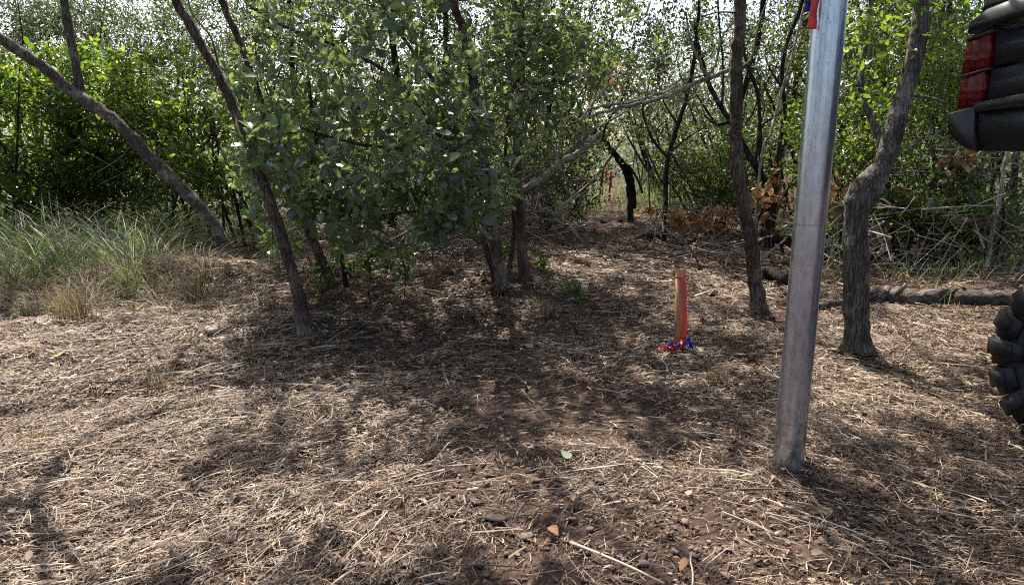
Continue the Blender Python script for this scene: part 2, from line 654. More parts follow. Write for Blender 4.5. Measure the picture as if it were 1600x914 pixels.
# the leaning tree at the left
b, Y = fix_base(358, 408)
t = Tree('leaning_tree', 'grey trunk leaning far left out of the tall grass, forked halfway up', b, 'bark_grey')
p0 = px_path([(358, 412), (338, 355), (290, 300), (230, 240), (175, 185), (130, 155), (60, 100), (0, 60), (-90, 10), (-190, -80)], Y, -.5)
t.stem(p0, stem_radius(23, Y), stem_radius(18, Y), n=70, flare=.5)
p1 = px_path([(128, 156), (118, 100), (104, 30), (96, -40), (90, -130), (110, -230)], Y - .25, .1)
t.stem(p1, stem_radius(17, Y), stem_radius(8, Y), 'branch', n=40)
t.stem(px_path([(215, 228), (212, 190), (205, 165), (240, 150)], Y - .1), .010, .003, 'branch', n=14, sides=5)
CANOPY.append((t, np.vstack([p0[-4:], p1[-3:]])))
t1 = t

# slender tree at the left, nearest
b, Y = fix_base(478, 527)
t = Tree('slender_tree', 'slender brown trunk leaning left, nearest on the left, base in the straw', b, 'bark_brown')
p0 = px_path([(478, 530), (470, 480), (455, 420), (432, 345), (410, 285), (392, 235), (378, 205), (352, 140), (318, 75), (275, 0), (225, -90), (190, -220), (180, -380)], Y, .25)
t.stem(p0, stem_radius(24, Y), stem_radius(13, Y), n=90, flare=.2)
t.stem(px_path([(345, 120), (330, 60), (300, 20), (285, -40)], Y + .15, .3), .009, .004, 'branch', n=20, sides=5)
t.stem(px_path([(378, 212), (404, 222), (425, 260)], Y + .1, .2), .008, .003, 'branch', n=14, sides=5)
CANOPY.append((t, p0[-4:]))
t2 = t

# two thin stems behind it
b, Y = fix_base(522, 447)
t = Tree('thin_tree', 'thin stem behind the slender left trunk, leaning left into the leaves', b, 'bark_brown')
p0 = px_path([(522, 450), (492, 385), (465, 325), (445, 275), (428, 235), (402, 140), (372, 60), (345, 0), (310, -90), (300, -200)], Y, .3)
t.stem(p0, stem_radius(17, Y), stem_radius(10, Y), n=60, flare=.3)
CANOPY.append((t, p0[-3:]))
t3 = t
b, Y = fix_base(541, 445)
t = Tree('thin_tree', 'thinnest bare stem just right of the thin leaning stem, under the broad leaves', b, 'bark_dark')
p0 = px_path([(541, 447), (532, 395), (512, 330), (500, 270), (492, 200), (480, 120)], Y, .2)
t.stem(p0, stem_radius(11, Y), stem_radius(6, Y), n=40)
t.stem(px_path([(536, 415), (552, 440)], Y, .1), .006, .004, 'branch', n=8, sides=5)
t.crown(blob_px(500, 180, 70, 90, Y - .3, Y + .7, 50), 'bush', T_BIG, 7, .14, .085, up=.5, tint=(.5, .2))
t4 = t

# the broad-leaved tree in the middle, several trunks
b, Y = fix_base(787, 452)
bY = Y
t = Tree('broad_leaved_tree', 'bushy tree of several dark trunks with broad grey green leaves, middle of the clearing', b, 'bark_brown')
tA = px_path([(787, 455), (778, 400), (766, 335), (757, 260), (746, 200), (738, 110), (720, 40), (700, -30), (690, -140), (720, -280)], Y, .2)
t.stem(tA, stem_radius(22, Y), stem_radius(13, Y), n=80, flare=.35)
tC = px_path([(776, 452), (768, 420), (757, 372), (752, 300), (738, 230), (700, 160), (660, 100), (610, 30), (560, -60)], Y + .25, -.3)
t.stem(tC, stem_radius(13, Y), stem_radius(6, Y), n=60)
t.stem(px_path([(790, 450), (797, 410), (803, 360), (800, 300), (790, 240), (800, 150), (830, 60), (860, -60)], Y + .2, .6), stem_radius(11, Y), stem_radius(5, Y), n=60)
t.stem(px_path([(748, 208), (722, 218), (690, 212), (668, 190), (640, 150), (600, 110), (520, 70), (440, 40), (390, 10)], Y + .05, -.3), stem_radius(12, Y), stem_radius(4, Y), 'branch', n=50)
t.stem(px_path([(760, 290), (735, 270), (690, 262), (640, 235), (560, 225), (470, 200), (420, 180)], Y, -.8), stem_radius(9, Y), stem_radius(3, Y), 'branch', n=50, sides=6)
t.stem(px_path([(764, 330), (740, 300), (720, 280), (712, 235)], Y - .05, -.9), stem_radius(7, Y), stem_radius(3, Y), 'branch', n=30, sides=6)
t.stem(px_path([(766, 345), (720, 345), (670, 330), (600, 335), (540, 330), (470, 320)], Y - .05, -.8), stem_radius(7, Y), stem_radius(3, Y), 'branch', n=40, sides=6)
t.stem(px_path([(775, 392), (745, 375), (725, 362)], Y + .1, .4), stem_radius(11, Y), stem_radius(8, Y), 'branch', n=16, sides=6)
bush_targets = np.vstack([
    blob_px(600, 230, 230, 110, Y - 1.3, Y + .4, 250), blob_px(560, 90, 220, 120, Y - .9, Y + 1.2, 230),
    blob_px(690, 290, 130, 60, Y - 1.3, Y - .5, 75), blob_px(450, 260, 90, 70, Y - 1.35, Y - .2, 80),
    blob_px(770, 90, 130, 130, Y - .5, Y + 1.2, 170), blob_px(715, 345, 60, 22, Y - 1.2, Y - .9, 10),
    blob_px(600, 320, 140, 40, Y - 1.2, Y - .3, 45), blob_px(900, 60, 130, 100, Y, Y + 1.6, 190), blob_px(640, -60, 300, 70, Y - .7, Y + 1.0, 110), blob_px(640, 50, 270, 70, Y - .3, Y + 1.4, 170), blob_px(830, 200, 90, 70, Y + .3, Y + 1.6, 60),
    blob_px(540, 370, 140, 50, Y - .7, Y + .3, 50), blob_px(400, 170, 80, 130, Y - .6, Y + .8, 75), blob_px(470, 340, 80, 50, Y - .9, Y, 30), blob_px(720, 20, 330, 60, Y + .2, Y + 1.8, 150), blob_px(690, 250, 140, 60, Y + .4, Y + 1.2, 60)])
tx, ty_ = to_px(bush_targets[:, 0], bush_targets[:, 1], bush_targets[:, 2])
bush_targets = bush_targets[vnoise(tx / 55, ty_ / 45, 41) * .6 + vnoise(tx / 22, ty_ / 22, 42) * .4 > .37]
nodes, rad = np.vstack(t.nodes), np.concatenate(t.rad)
gt = Geo()
dirs = twigs_to(gt, nodes, rad, bush_targets, tint=.25)
gt.obj('twigs', M['twig'], t.o, kind='stuff')
# broad leaves in rosettes at the twig ends
C, D = bush_targets, dirs
LN = 9
ba = np.repeat(np.arange(len(C)), LN)
ang = np.tile(np.arange(LN) * 2.4, len(C)) + np.repeat(rng.random(len(C)) * 6.28, LN)
elev = np.tile(np.linspace(-.5, 1.1, LN), len(C)) + rng.normal(0, .38, len(ba))
axis = unit(D * .6 + np.array([0, 0, .75]) + rng.normal(0, .2, D.shape))[ba]
s1 = unit(np.cross(axis, np.array([.3, .9, .2])))
s2 = np.cross(axis, s1)
rad_d = s1 * np.cos(ang)[:, None] + s2 * np.sin(ang)[:, None]
ldir = unit(rad_d * np.cos(elev)[:, None] + axis * np.sin(elev)[:, None])
lpos = C[ba] - axis * (np.tile(np.linspace(.09, 0, LN), len(C)))[:, None] + rad_d * .006
lnrm = unit(axis + rng.normal(0, .5, axis.shape))
lsize = np.where(C[ba][:, 1] < Y - .4, .068, .047) * np.clip(rng.normal(1, .32, len(ba)), .35, 1.7)
ltint = np.clip(rng.normal(.50, .27, len(ba)) + np.repeat(rng.normal(0, .1, len(C)), LN), 0, 1)
lx, ly = to_px(lpos[:, 0], lpos[:, 1], lpos[:, 2])
near = np.where((lx > 380) & (lx < 840) & (ly > 5) & (ly < 400), lpos[:, 1], 99)
order = np.argsort(near)
single, rest = order[:300], order[300:]
gl = Geo()
put(gl, T_BIG, lpos[rest], ldir[rest], lnrm[rest], lsize[rest], ltint[rest])
gl.obj('crown', M['bush'], t.o, smooth=True, kind='stuff')
leaf_meshes = []
for k in range(6):
    gg = Geo()
    gg.add(T_BIG[0] * np.array([1, rng.uniform(.85, 1.15), rng.uniform(.5, 1.6)]), T_BIG[1], None, np.float32(.25 + .1 * k))
    leaf_meshes.append(gg.mesh('leaf', M['bush'], True))
from mathutils import Matrix
for k in single:
    d_, s_, n_ = frame(ldir[k:k + 1], lnrm[k:k + 1])
    o = bpy.data.objects.new('leaf', leaf_meshes[int(min(5, max(0, (ltint[k] - .2) * 10)))])
    col.objects.link(o)
    o.parent = t.o
    m3 = np.column_stack([d_[0], s_[0], n_[0]]) * lsize[k]
    mw = Matrix([[*m3[0], lpos[k][0]], [*m3[1], lpos[k][1]], [*m3[2], lpos[k][2]], [0, 0, 0, 1]])
    o.matrix_basis = Matrix.Translation(-Vector(t.o.location)) @ mw
CANOPY.append((t, np.vstack([tA[-3:], tC[-2:]])))
t5 = t

b, Y = fix_base(819, 440)
t = Tree('straight_tree', 'straight upright brown trunk just right of the broad-leaved tree', b, 'bark_brown')
p0 = px_path([(821, 443), (815, 380), (811, 320), (808, 250), (812, 170), (815, 90), (812, 0), (820, -90), (850, -230)], Y, .1)
t.stem(p0, stem_radius(20, Y), stem_radius(13, Y), n=70, flare=.3)
t.stem(px_path([(812, 180), (840, 150), (880, 130), (905, 90)], Y, .6), .012, .004, 'branch', n=20, sides=6)
t.crown(np.vstack([blob_px(850, 110, 90, 90, Y - .2, Y + 1.2, 110)]), 'bush', T_BIG, 7, .16, .075, up=.4, tint=(.42, .2))
CANOPY.append((t, p0[-3:]))
t6 = t

# right of the trail: brown trunk, grey trunk with a bulge
b, Y = fix_base(1186, 487)
t = Tree('brown_tree', 'brown wavy trunk standing left of the galvanized post', b, 'bark_brown')
p0 = px_path([(1186, 490), (1178, 420), (1172, 370), (1158, 300), (1150, 240), (1152, 180), (1150, 110), (1156, 40), (1156, -20), (1150, -120), (1165, -300)], Y, .05)
t.stem(p0, stem_radius(26, Y), stem_radius(20, Y), n=90, flare=.15, knots=.05, rough=.10)
t.stem(px_path([(1152, 110), (1175, 90), (1185, 40), (1200, 0)], Y, .3), .012, .005, 'branch', n=20, sides=6)
t.stem(px_path([(1150, 20), (1120, 20), (1080, 30), (1040, 25)], Y, .3), .008, .003, 'branch', n=20, sides=5)
CANOPY.append((t, p0[-3:]))
t7 = t

b, Y = fix_base(1341, 549)
t = Tree('bulging_tree', 'grey barked trunk with a swollen bend, right of the galvanized post', b, 'bark_grey')
p0 = px_path([(1341, 553), (1338, 500), (1337, 440), (1338, 380), (1340, 330), (1356, 292), (1376, 262), (1394, 215), (1408, 165), (1424, 110), (1436, 50), (1440, 0), (1445, -90), (1420, -200), (1440, -340)], Y, .3)
n = 110
pp = spline(p0, n)
rr = np.interp(np.linspace(0, 1, n), [0, .03, .25, .33, .38, .44, .6, 1], np.array([58, 41, 35, 47, 41, 30, 27, 20]) * .5 / F * Y)
g = tube(Geo(), pp, rr, 16, .17, knots=.08)
g.obj('trunk', M['bark_grey'], t.o, smooth=True)
t.nodes.append(pp[20:]); t.rad.append(rr[20:])
t.stem(px_path([(1378, 258), (1372, 210), (1352, 165), (1345, 130), (1352, 70), (1360, 0), (1350, -90)], Y + .2, .5), stem_radius(15, Y), stem_radius(7, Y), 'branch', n=40)
t.stem(px_path([(1430, 150), (1460, 155), (1475, 160)], Y + .2, .2), .012, .005, 'branch', n=10, sides=6)
t.stem(px_path([(1345, 140), (1325, 110), (1320, 60)], Y + .4, .3), .008, .003, 'branch', n=14, sides=5)
t.crown(np.vstack([blob_px(1440, 40, 110, 60, Y, Y + 1.2, 70), blob_px(1350, 90, 40, 60, Y + .3, Y + 1, 22)]), 'shrub', T_MID, 8, .14, .05, up=.2, tint=(.55, .2))
CANOPY.append((t, pp[-4:]))
t8 = t

# canopy above the frame, shared out among these trees
def canopy_points(n_, x0, x1, y0, y1, z0, z1):
    c_ = np.column_stack([rng.uniform(x0, x1, n_), rng.uniform(y0, y1, n_), rng.uniform(z0, z1, n_)])
    return c_[c_[:, 2] > 1.05 + .235 * c_[:, 1] + .35]


cand = np.vstack([canopy_points(7200, -6, 6.5, 2.2, 11, 2.5, 4.6), canopy_points(4200, -5, 6.5, 10, 16, 3.9, 6.2)])
sx, sy = sun_foot(cand)
ok = shade_keep(cand) & (sy > .2) & (sy < 12) & (np.abs(sx) < 5.5)
cand = cand[ok]
tops = [np.mean(pts[-2:], axis=0) for _, pts in CANOPY]
owner = np.argmin(np.array([[np.hypot(c[0] - q[0], c[1] - q[1]) for q in tops] for c in cand]), axis=1)
for i, (tr, pts) in enumerate(CANOPY):
    mine = cand[owner == i]
    if not len(mine):
        continue
    top = pts[-1]
    # a few limbs spread from the stem's end into the cloud of leaf clusters
    ang0 = rng.random() * 6.28
    far = mine[np.argsort(-np.linalg.norm(mine - top, axis=1))]
    for q in far[np.linspace(0, len(far) * .6, min(7, max(2, len(mine) // 25))).astype(int)]:
        L = np.linalg.norm(q - top)
        mid = (top + q) / 2 + np.array([rng.normal(0, .12) * L, rng.normal(0, .12) * L, .12 * L])
        tr.stem([top, mid, q], .022, .006, 'branch', n=20, sides=6)
    tr.crown(mine, 'bush' if i in (1, 2, 3, 4) else 'shrub', T_MID, 14, .24, .085, keep=shade_keep, up=.2, out=1.0, tint=(.5, .2))

# tall trees farther back: their trunks stand in the undergrowth, their crowns shade it
for (px_, Y_, w_, lean, lb) in [(610, 10.6, 15, .3, 'dark tall trunk deep behind the broad-leaved tree, left one'), (700, 11.4, 13, -.3, 'dark tall trunk deep behind the broad-leaved tree, right one'),
                                (862, 11.0, 12, .2, 'dark tall trunk left of the far trail among shrubs'), (1120, 11.6, 13, .4, 'dark tall trunk right of the far trail behind the round shrub'),
                                (1310, 9.6, 15, -.3, 'dark tall trunk behind the post, right of it'), (1412, 10.4, 13, .3, 'dark tall trunk behind the bulging trunk'), (1486, 9.2, 12, -.2, 'dark tall trunk left of the red tail light'),
                                (455, 10.8, 12, .25, 'dark tall trunk behind the slender left trunk'), (1585, 10.8, 14, .2, 'dark tall trunk hidden behind the black vehicle')]:
    b_ = at(px_, 300, Y_)
    b_[2] = float(th(b_[0], b_[1])) - .03
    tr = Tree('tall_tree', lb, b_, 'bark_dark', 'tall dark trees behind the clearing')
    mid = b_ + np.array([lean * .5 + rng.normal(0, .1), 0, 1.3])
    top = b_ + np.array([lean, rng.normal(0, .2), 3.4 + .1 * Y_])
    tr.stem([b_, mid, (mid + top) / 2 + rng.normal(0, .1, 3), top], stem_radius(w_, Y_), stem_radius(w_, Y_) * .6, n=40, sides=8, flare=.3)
    e_ = mid + np.array([rng.choice([-1, 1]) * .7, 0, .9])
    tr.stem([mid, (mid + e_) / 2 + np.array([0, 0, -.08]), e_], .03, .012, 'branch', n=16, sides=6)
    tr.crown(ball(e_, (.6, .5, .5), 26), 'dusk_shrub', T_MID, 9, .2, .06, up=.1, name='low_leaves')
    cc = canopy_points(260, top[0] - 1.9, top[0] + 1.9, top[1] - 2.0, top[1] + 1.6, top[2] - 1.2, top[2] + 1.4)
    sx, sy = sun_foot(cc)
    cc = cc[vnoise(sx * 1.8, sy * 1.8, 51) > .42]
    low = np.column_stack([rng.uniform(top[0] - 1.9, top[0] + 1.9, 180), rng.uniform(top[1] - .8, top[1] + 1.4, 180), rng.uniform(0, 1, 180)])
    low[:, 2] = H + low[:, 1] * (.10 + .14 * low[:, 2] ** .7)
    low = low[.6 * vnoise(low[:, 0] * 1.7, low[:, 2] * 2.2, 81) + .4 * vnoise(low[:, 0] * 5, low[:, 2] * 5, 82) > (.40 if px_ < 1000 else .47)]
    tr.crown(low, 'dusk_shrub', T_MID, 13, .24, .062, up=.05, out=1.0, name='middle_leaves')
    for q in cc[::max(1, len(cc) // 5)]:
        tr.stem([top, (top + q) / 2 + np.array([0, 0, .15]), q], .022, .007, 'branch', n=12, sides=5)
    tr.crown(cc, 'dusk_shrub', T_MID, 12, .3, .10, up=.1, out=1.0)

# ------------------------------------------------------------------ dark trees round the far end of the trail
def far_tree(name, label, base_px, stems, bark, blobs=(), leafm='dusk_shrub', tmpl=T_MID, size=.06, nl=9, spread=.2, Yb=None, cat='tree', group=None, **kw):
    b_, Y_ = fix_base(*base_px)
    if Yb:
        Y_ = Yb
        b_ = at(base_px[0], base_px[1], Y_)
        b_[2] = float(th(b_[0], b_[1]))
    t_ = Tree(name, label, b_, bark, group, cat)
    for i, (pts, w0, w1, dy) in enumerate(stems):
        pw = px_path(pts, Y_, dy)
        if i == 0:
            pw[0, 2] = min(pw[0, 2], float(th(pw[0, 0], pw[0, 1])) - .03)
        t_.stem(pw, stem_radius(w0, Y_), stem_radius(w1, Y_), 'trunk' if i == 0 else 'branch', n=max(16, len(pts) * 7), sides=7)
    if len(blobs):
        tg = np.vstack([blob_px(cx, cy, rx, ry, Y_ + y0, Y_ + y1, n_) for (cx, cy, rx, ry, y0, y1, n_) in blobs])
        t_.crown(tg, leafm, tmpl, nl, spread, size, **kw)
    return t_


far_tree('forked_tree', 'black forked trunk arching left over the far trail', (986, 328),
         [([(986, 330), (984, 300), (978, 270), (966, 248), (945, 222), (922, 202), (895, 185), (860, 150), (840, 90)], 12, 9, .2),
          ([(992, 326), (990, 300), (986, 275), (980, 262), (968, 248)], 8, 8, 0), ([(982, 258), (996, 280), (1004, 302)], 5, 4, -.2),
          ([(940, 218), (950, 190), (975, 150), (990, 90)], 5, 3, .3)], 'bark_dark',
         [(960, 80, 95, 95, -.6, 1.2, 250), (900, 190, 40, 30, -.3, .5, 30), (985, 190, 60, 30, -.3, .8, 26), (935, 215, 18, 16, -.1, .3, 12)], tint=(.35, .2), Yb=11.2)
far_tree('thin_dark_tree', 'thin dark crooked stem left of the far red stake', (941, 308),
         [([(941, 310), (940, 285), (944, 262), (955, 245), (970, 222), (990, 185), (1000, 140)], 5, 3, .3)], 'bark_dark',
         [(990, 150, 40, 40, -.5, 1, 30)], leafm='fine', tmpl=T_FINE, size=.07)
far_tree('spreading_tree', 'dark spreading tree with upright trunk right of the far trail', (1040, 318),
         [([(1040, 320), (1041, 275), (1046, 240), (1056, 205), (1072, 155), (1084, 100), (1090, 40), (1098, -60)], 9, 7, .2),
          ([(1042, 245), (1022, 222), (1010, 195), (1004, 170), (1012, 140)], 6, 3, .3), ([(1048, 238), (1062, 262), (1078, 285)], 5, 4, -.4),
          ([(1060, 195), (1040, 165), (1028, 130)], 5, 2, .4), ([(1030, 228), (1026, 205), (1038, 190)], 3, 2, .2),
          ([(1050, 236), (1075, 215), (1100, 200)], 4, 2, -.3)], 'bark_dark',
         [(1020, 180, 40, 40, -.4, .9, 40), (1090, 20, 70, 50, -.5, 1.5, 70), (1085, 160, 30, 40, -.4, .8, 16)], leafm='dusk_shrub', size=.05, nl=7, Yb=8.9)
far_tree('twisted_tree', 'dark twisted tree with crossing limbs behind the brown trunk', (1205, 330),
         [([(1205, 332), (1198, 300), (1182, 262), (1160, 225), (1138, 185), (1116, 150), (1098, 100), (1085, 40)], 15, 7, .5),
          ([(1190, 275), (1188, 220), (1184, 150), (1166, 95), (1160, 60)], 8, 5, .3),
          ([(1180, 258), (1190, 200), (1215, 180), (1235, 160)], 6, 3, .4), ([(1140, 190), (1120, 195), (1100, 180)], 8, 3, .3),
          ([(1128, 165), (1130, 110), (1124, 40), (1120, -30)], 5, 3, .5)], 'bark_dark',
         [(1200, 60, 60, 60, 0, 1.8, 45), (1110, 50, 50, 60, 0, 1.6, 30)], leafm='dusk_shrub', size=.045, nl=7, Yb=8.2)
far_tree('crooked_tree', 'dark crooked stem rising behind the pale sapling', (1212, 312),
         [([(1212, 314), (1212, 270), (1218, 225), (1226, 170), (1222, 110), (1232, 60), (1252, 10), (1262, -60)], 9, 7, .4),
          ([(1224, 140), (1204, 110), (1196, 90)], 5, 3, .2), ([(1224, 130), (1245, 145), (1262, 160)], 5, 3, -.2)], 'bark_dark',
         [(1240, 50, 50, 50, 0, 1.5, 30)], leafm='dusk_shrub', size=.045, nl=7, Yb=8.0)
far_tree('pale_sapling', 'straight pale brown sapling growing from the fallen dark limb', (1206, 362),
         [([(1205, 366), (1214, 300), (1224, 230), (1240, 150), (1254, 70), (1262, 0), (1268, -70)], 11, 9, .0)], 'bark_brown',
         [(1262, 25, 26, 40, -.2, .4, 16)], leafm='shrub', size=.05, nl=6, spread=.12)
far_tree('leaning_sapling', 'thin pale stem leaning right behind the pale sapling', (1183, 318),
         [([(1183, 320), (1190, 245), (1206, 205), (1222, 140), (1240, 80), (1256, 10)], 6, 4, .2)], 'bark_pale', Yb=7.5)
far_tree('short_trunk', 'short thin trunk behind the bulging grey trunk', (1406, 417),
         [([(1406, 420), (1396, 365), (1388, 310), (1386, 250), (1400, 180)], 13, 8, .3)], 'bark_dark',
         [(1400, 200, 50, 70, -.2, .8, 40)], leafm='shrub', size=.05)
far_tree('pale_young_tree', 'slim pale upright stem in the brush under the vehicle', (1541, 421),
         [([(1541, 424), (1550, 365), (1562, 310), (1568, 265), (1576, 225), (1580, 160)], 8, 6, .2),
          ([(1560, 320), (1545, 345), (1538, 360)], 3, 2, .1)], 'bark_pale')
far_tree('arching_stem', 'bare stem arching over to the left in the right brush', (1537, 372),
         [([(1537, 374), (1534, 345), (1518, 308), (1494, 280), (1462, 262)], 6, 3, .1)], 'bark_pale')

# ------------------------------------------------------------------ shrubs and trees that close the view
def shrub(name, label, c_px, Yc, r, n, leafm, size, nl=9, spread=.18, tmpl=T_MID, cat='shrub', stems=5, bark='bark_dark', group=None, **kw):
    """r: half size in metres (across, deep, high) around the point seen at c_px"""
    c = at(c_px[0], c_px[1], Yc)
    gz = float(th(c[0], c[1]))
    c[2] = max(c[2], gz + .3)
    t_ = Tree(name, label, (c[0], c[1], gz), bark, group, cat)
    for i in range(stems):
        a = rng.random() * 6.28
        e = c + np.array([math.cos(a) * r[0] * .6, math.sin(a) * r[1] * .6, rng.uniform(-.2, .7) * r[2]])
        b_ = np.array([c[0] + rng.normal(0, .12), c[1] + rng.normal(0, .12), 0])
        b_[2] = float(th(b_[0], b_[1])) - .03
        m_ = (b_ + e) / 2 + np.array([rng.normal(0, .12), rng.normal(0, .12), .1])
        t_.stem([b_, m_, e], .022 if cat == 'shrub' else .045, .006, 'stem' if cat == 'shrub' else ('trunk' if i == 0 else 'branch'), n=18, sides=6)
    t_.crown(ball(c, r, n), leafm, tmpl, nl, spread, size, **kw)
    return t_


SH = [
    ('sunlit_shrub', 'yellow green sunlit shrub behind the leaning tree, far left of the picture', (20, 190), 8.6, (1.0, .8, .95), 230, 'shrub', .075),
    ('sunlit_shrub', 'bright leafy shrub under the fork of the leaning trunk', (140, 190), 8.9, (1.0, .8, .9), 230, 'shrub', .075),
    ('sunlit_shrub', 'bright green shrub between the leaning and the slender trunks', (265, 200), 8.7, (1.0, .8, .85), 230, 'shrub', .07),
    ('leafy_shrub', 'green shrub right behind the slender left trunk, above the grass', (365, 235), 8.0, (.8, .6, .7), 150, 'shrub', .065),
    ('dark_shrub', 'dark low shrub at the back of the tall grass, far left', (55, 290), 9.0, (1.3, .6, .6), 170, 'dusk_shrub', .06),
    ('dark_shrub', 'dark low shrub behind the tall grass below the leaning trunk', (190, 285), 9.4, (1.2, .6, .6), 160, 'dusk_shrub', .06),
    ('shaded_shrub', 'shaded shrub deep behind the broad-leaved tree', (560, 250), 9.5, (1.5, .8, .9), 200, 'dusk_shrub', .06),
    ('shaded_shrub', 'shaded undergrowth shrub behind the two middle trunks', (730, 230), 9.8, (1.5, .8, .9), 210, 'dusk_shrub', .06),
    ('dense_shrub', 'dense dark shrub at the left edge of the far trail', (862, 270), 10.2, (.8, .7, .75), 150, 'dusk_shrub', .055),
    ('dense_shrub', 'dense small leaved shrub at the right edge of the far trail', (1095, 265), 10.4, (.85, .8, .6), 170, 'dusk_shrub', .055),
    ('round_shrub', 'round green shrub between the spreading tree and the brown trunk', (1120, 290), 9.4, (.6, .6, .5), 110, 'dusk_shrub', .05),
    ('yellow_shrub', 'small yellow green shrub just left of the galvanized post', (1250, 250), 7.8, (.35, .5, .5), 50, 'shrub', .05),
    ('leafy_shrub', 'glossy green shrub between the post and the bulging trunk', (1325, 250), 7.2, (.5, .5, .6), 130, 'shrub', .048),
    ('leafy_shrub', 'sunlit green shrub right of the bulging trunk', (1440, 270), 7.2, (.75, .6, .55), 150, 'dusk_shrub', .048),
    ('leafy_shrub', 'yellow green shrub to the left of the red tail light', (1475, 140), 7.8, (.6, .6, .6), 90, 'shrub', .05),
    ('leafy_shrub', 'green shrub under the bumper of the black vehicle', (1565, 300), 7.2, (.7, .6, .6), 120, 'dusk_shrub', .048),
    ('leafy_shrub', 'green shrub behind the black vehicle at the right edge', (1590, 120), 8.4, (1.2, .8, 1.0), 120, 'dusk_shrub', .055),
    ('low_shrub', 'low leafy shrub among dead sticks just right of the post', (1290, 345), 6.9, (.35, .35, .3), 60, 'shrub', .042),
    ('low_shrub', 'low leafy shrub among dead sticks right of the bulging trunk', (1440, 340), 6.8, (.6, .35, .30), 110, 'shrub', .042),
    ('low_shrub', 'low leafy shrub among dead sticks near the black tyre', (1545, 345), 6.8, (.45, .35, .34), 95, 'shrub', .042),
    ('shaded_shrub', 'shaded shrub behind the brown trunk, above the withered leaves', (1190, 270), 9.6, (.8, .6, .6), 120, 'dusk_shrub', .05),
    ('shaded_shrub', 'shaded shrub behind the bulging trunk and its fork', (1375, 150), 9.0, (1.1, .8, .9), 200, 'dusk_shrub', .055),
]
for (nm, lb, c_, Yc, r_, n_, lm, sz) in SH:
    shrub(nm, lb, c_, Yc, (r_[0] * 1.12, r_[1], r_[2] * 1.12), int(n_ * 2.1), lm, sz, up=.25, tint=(.5, .24), nl=13, spread=.22)

BT = [
    ('feathery_tree', 'feathery pale tree against the sky in the top left corner', (40, 40), 12.5, (2.2, 1.4, 1.5), 210),
    ('feathery_tree', 'feathery tree against the sky left of the slender trunk', (200, 55), 13.2, (2.0, 1.4, 1.3), 190),
    ('feathery_tree', 'feathery tree behind the top of the slender left trunk', (370, 90), 12.2, (1.8, 1.4, 1.5), 190),
    ('feathery_tree', 'pale feathery tree behind the broad-leaved tree, left half', (540, 70), 13.5, (2.3, 1.4, 1.8), 200),
    ('feathery_tree', 'pale feathery tree behind the broad-leaved tree, right half', (720, 80), 13.5, (2.2, 1.4, 1.8), 200),
    ('feathery_tree', 'feathery tree above the far trail, left of it', (880, 90), 14.5, (2.0, 1.4, 1.8), 170),
    ('feathery_tree', 'feathery tree at the far end of the trail in front of pale sky', (1040, 140), 17.0, (2.2, 1.6, 1.6), 170),
    ('feathery_tree', 'feathery tree behind the brown trunk and the spreading tree', (1150, 130), 14.0, (2.0, 1.4, 1.7), 170),
    ('feathery_tree', 'feathery tree behind the galvanized post', (1270, 100), 12.8, (2.0, 1.4, 1.7), 190),
    ('feathery_tree', 'feathery tree behind the top of the bulging trunk', (1400, 70), 12.6, (2.0, 1.4, 1.7), 190),
    ('feathery_tree', 'feathery tree behind the black vehicle in the top right corner', (1540, 70), 12.6, (2.2, 1.4, 1.9), 190),
]
for (nm, lb, c_, Yc, r_, n_) in BT:
    shrub(nm, lb, c_, Yc, r_, int(n_ * 1.7), 'fine', .09, nl=44, spread=.36, tmpl=T_FINE, cat='tree', stems=6, up=.1, out=1.0, hang=.25, tint=(.5, .25), thick=1.3)

# unseen trees added to darken the post's reflections; their gap leaves a bright streak
for (x_, y_, lb) in [(7.2, 3.2, 'added leafy tree outside the picture, right of the vehicle'), (6.8, -1.0, 'added leafy tree outside the picture, behind the vehicle on the right'), (5.6, -5.2, 'added unseen leafy tree behind the viewer on the right'),
                     (-7.4, 2.6, 'added leafy tree outside the picture on the left'), (-6.6, -1.6, 'added unseen leafy tree behind the viewer on the left'), (-4.6, -6.0, 'added unseen leafy tree far behind the viewer on the left'),
                     (2.6, -7.6, 'added unseen leafy tree straight behind the viewer, right of the gap')]:
    b_ = np.array([x_, y_, float(th(x_, y_)) - .03])
    tr = Tree('added_tree', lb, b_, 'bark_brown', 'added trees round the clearing outside the picture')
    top = b_ + np.array([rng.normal(0, .3), rng.normal(0, .3), 3.4])
    tr.stem([b_, (b_ + top) / 2 + rng.normal(0, .12, 3), top], .09, .04, n=24, sides=8, flare=.3)
    for k in range(5):
        e_ = b_ + np.array([rng.normal(0, 1.0), rng.normal(0, 1.0), rng.uniform(1.6, 3.8)])
        tr.stem([b_ * .4 + top * .6, (b_ * .4 + top * .6 + e_) / 2 + np.array([0, 0, .1]), e_], .03, .01, 'branch', n=12, sides=6)
    tr.crown(np.vstack([ball(b_ + np.array([0, 0, 2.6]), (1.9, 1.7, 1.9), 150), ball(b_ + np.array([0, 0, .9]), (1.7, 1.4, .8), 70)]), 'dusk_shrub', T_MID, 14, .3, .11, up=.1)

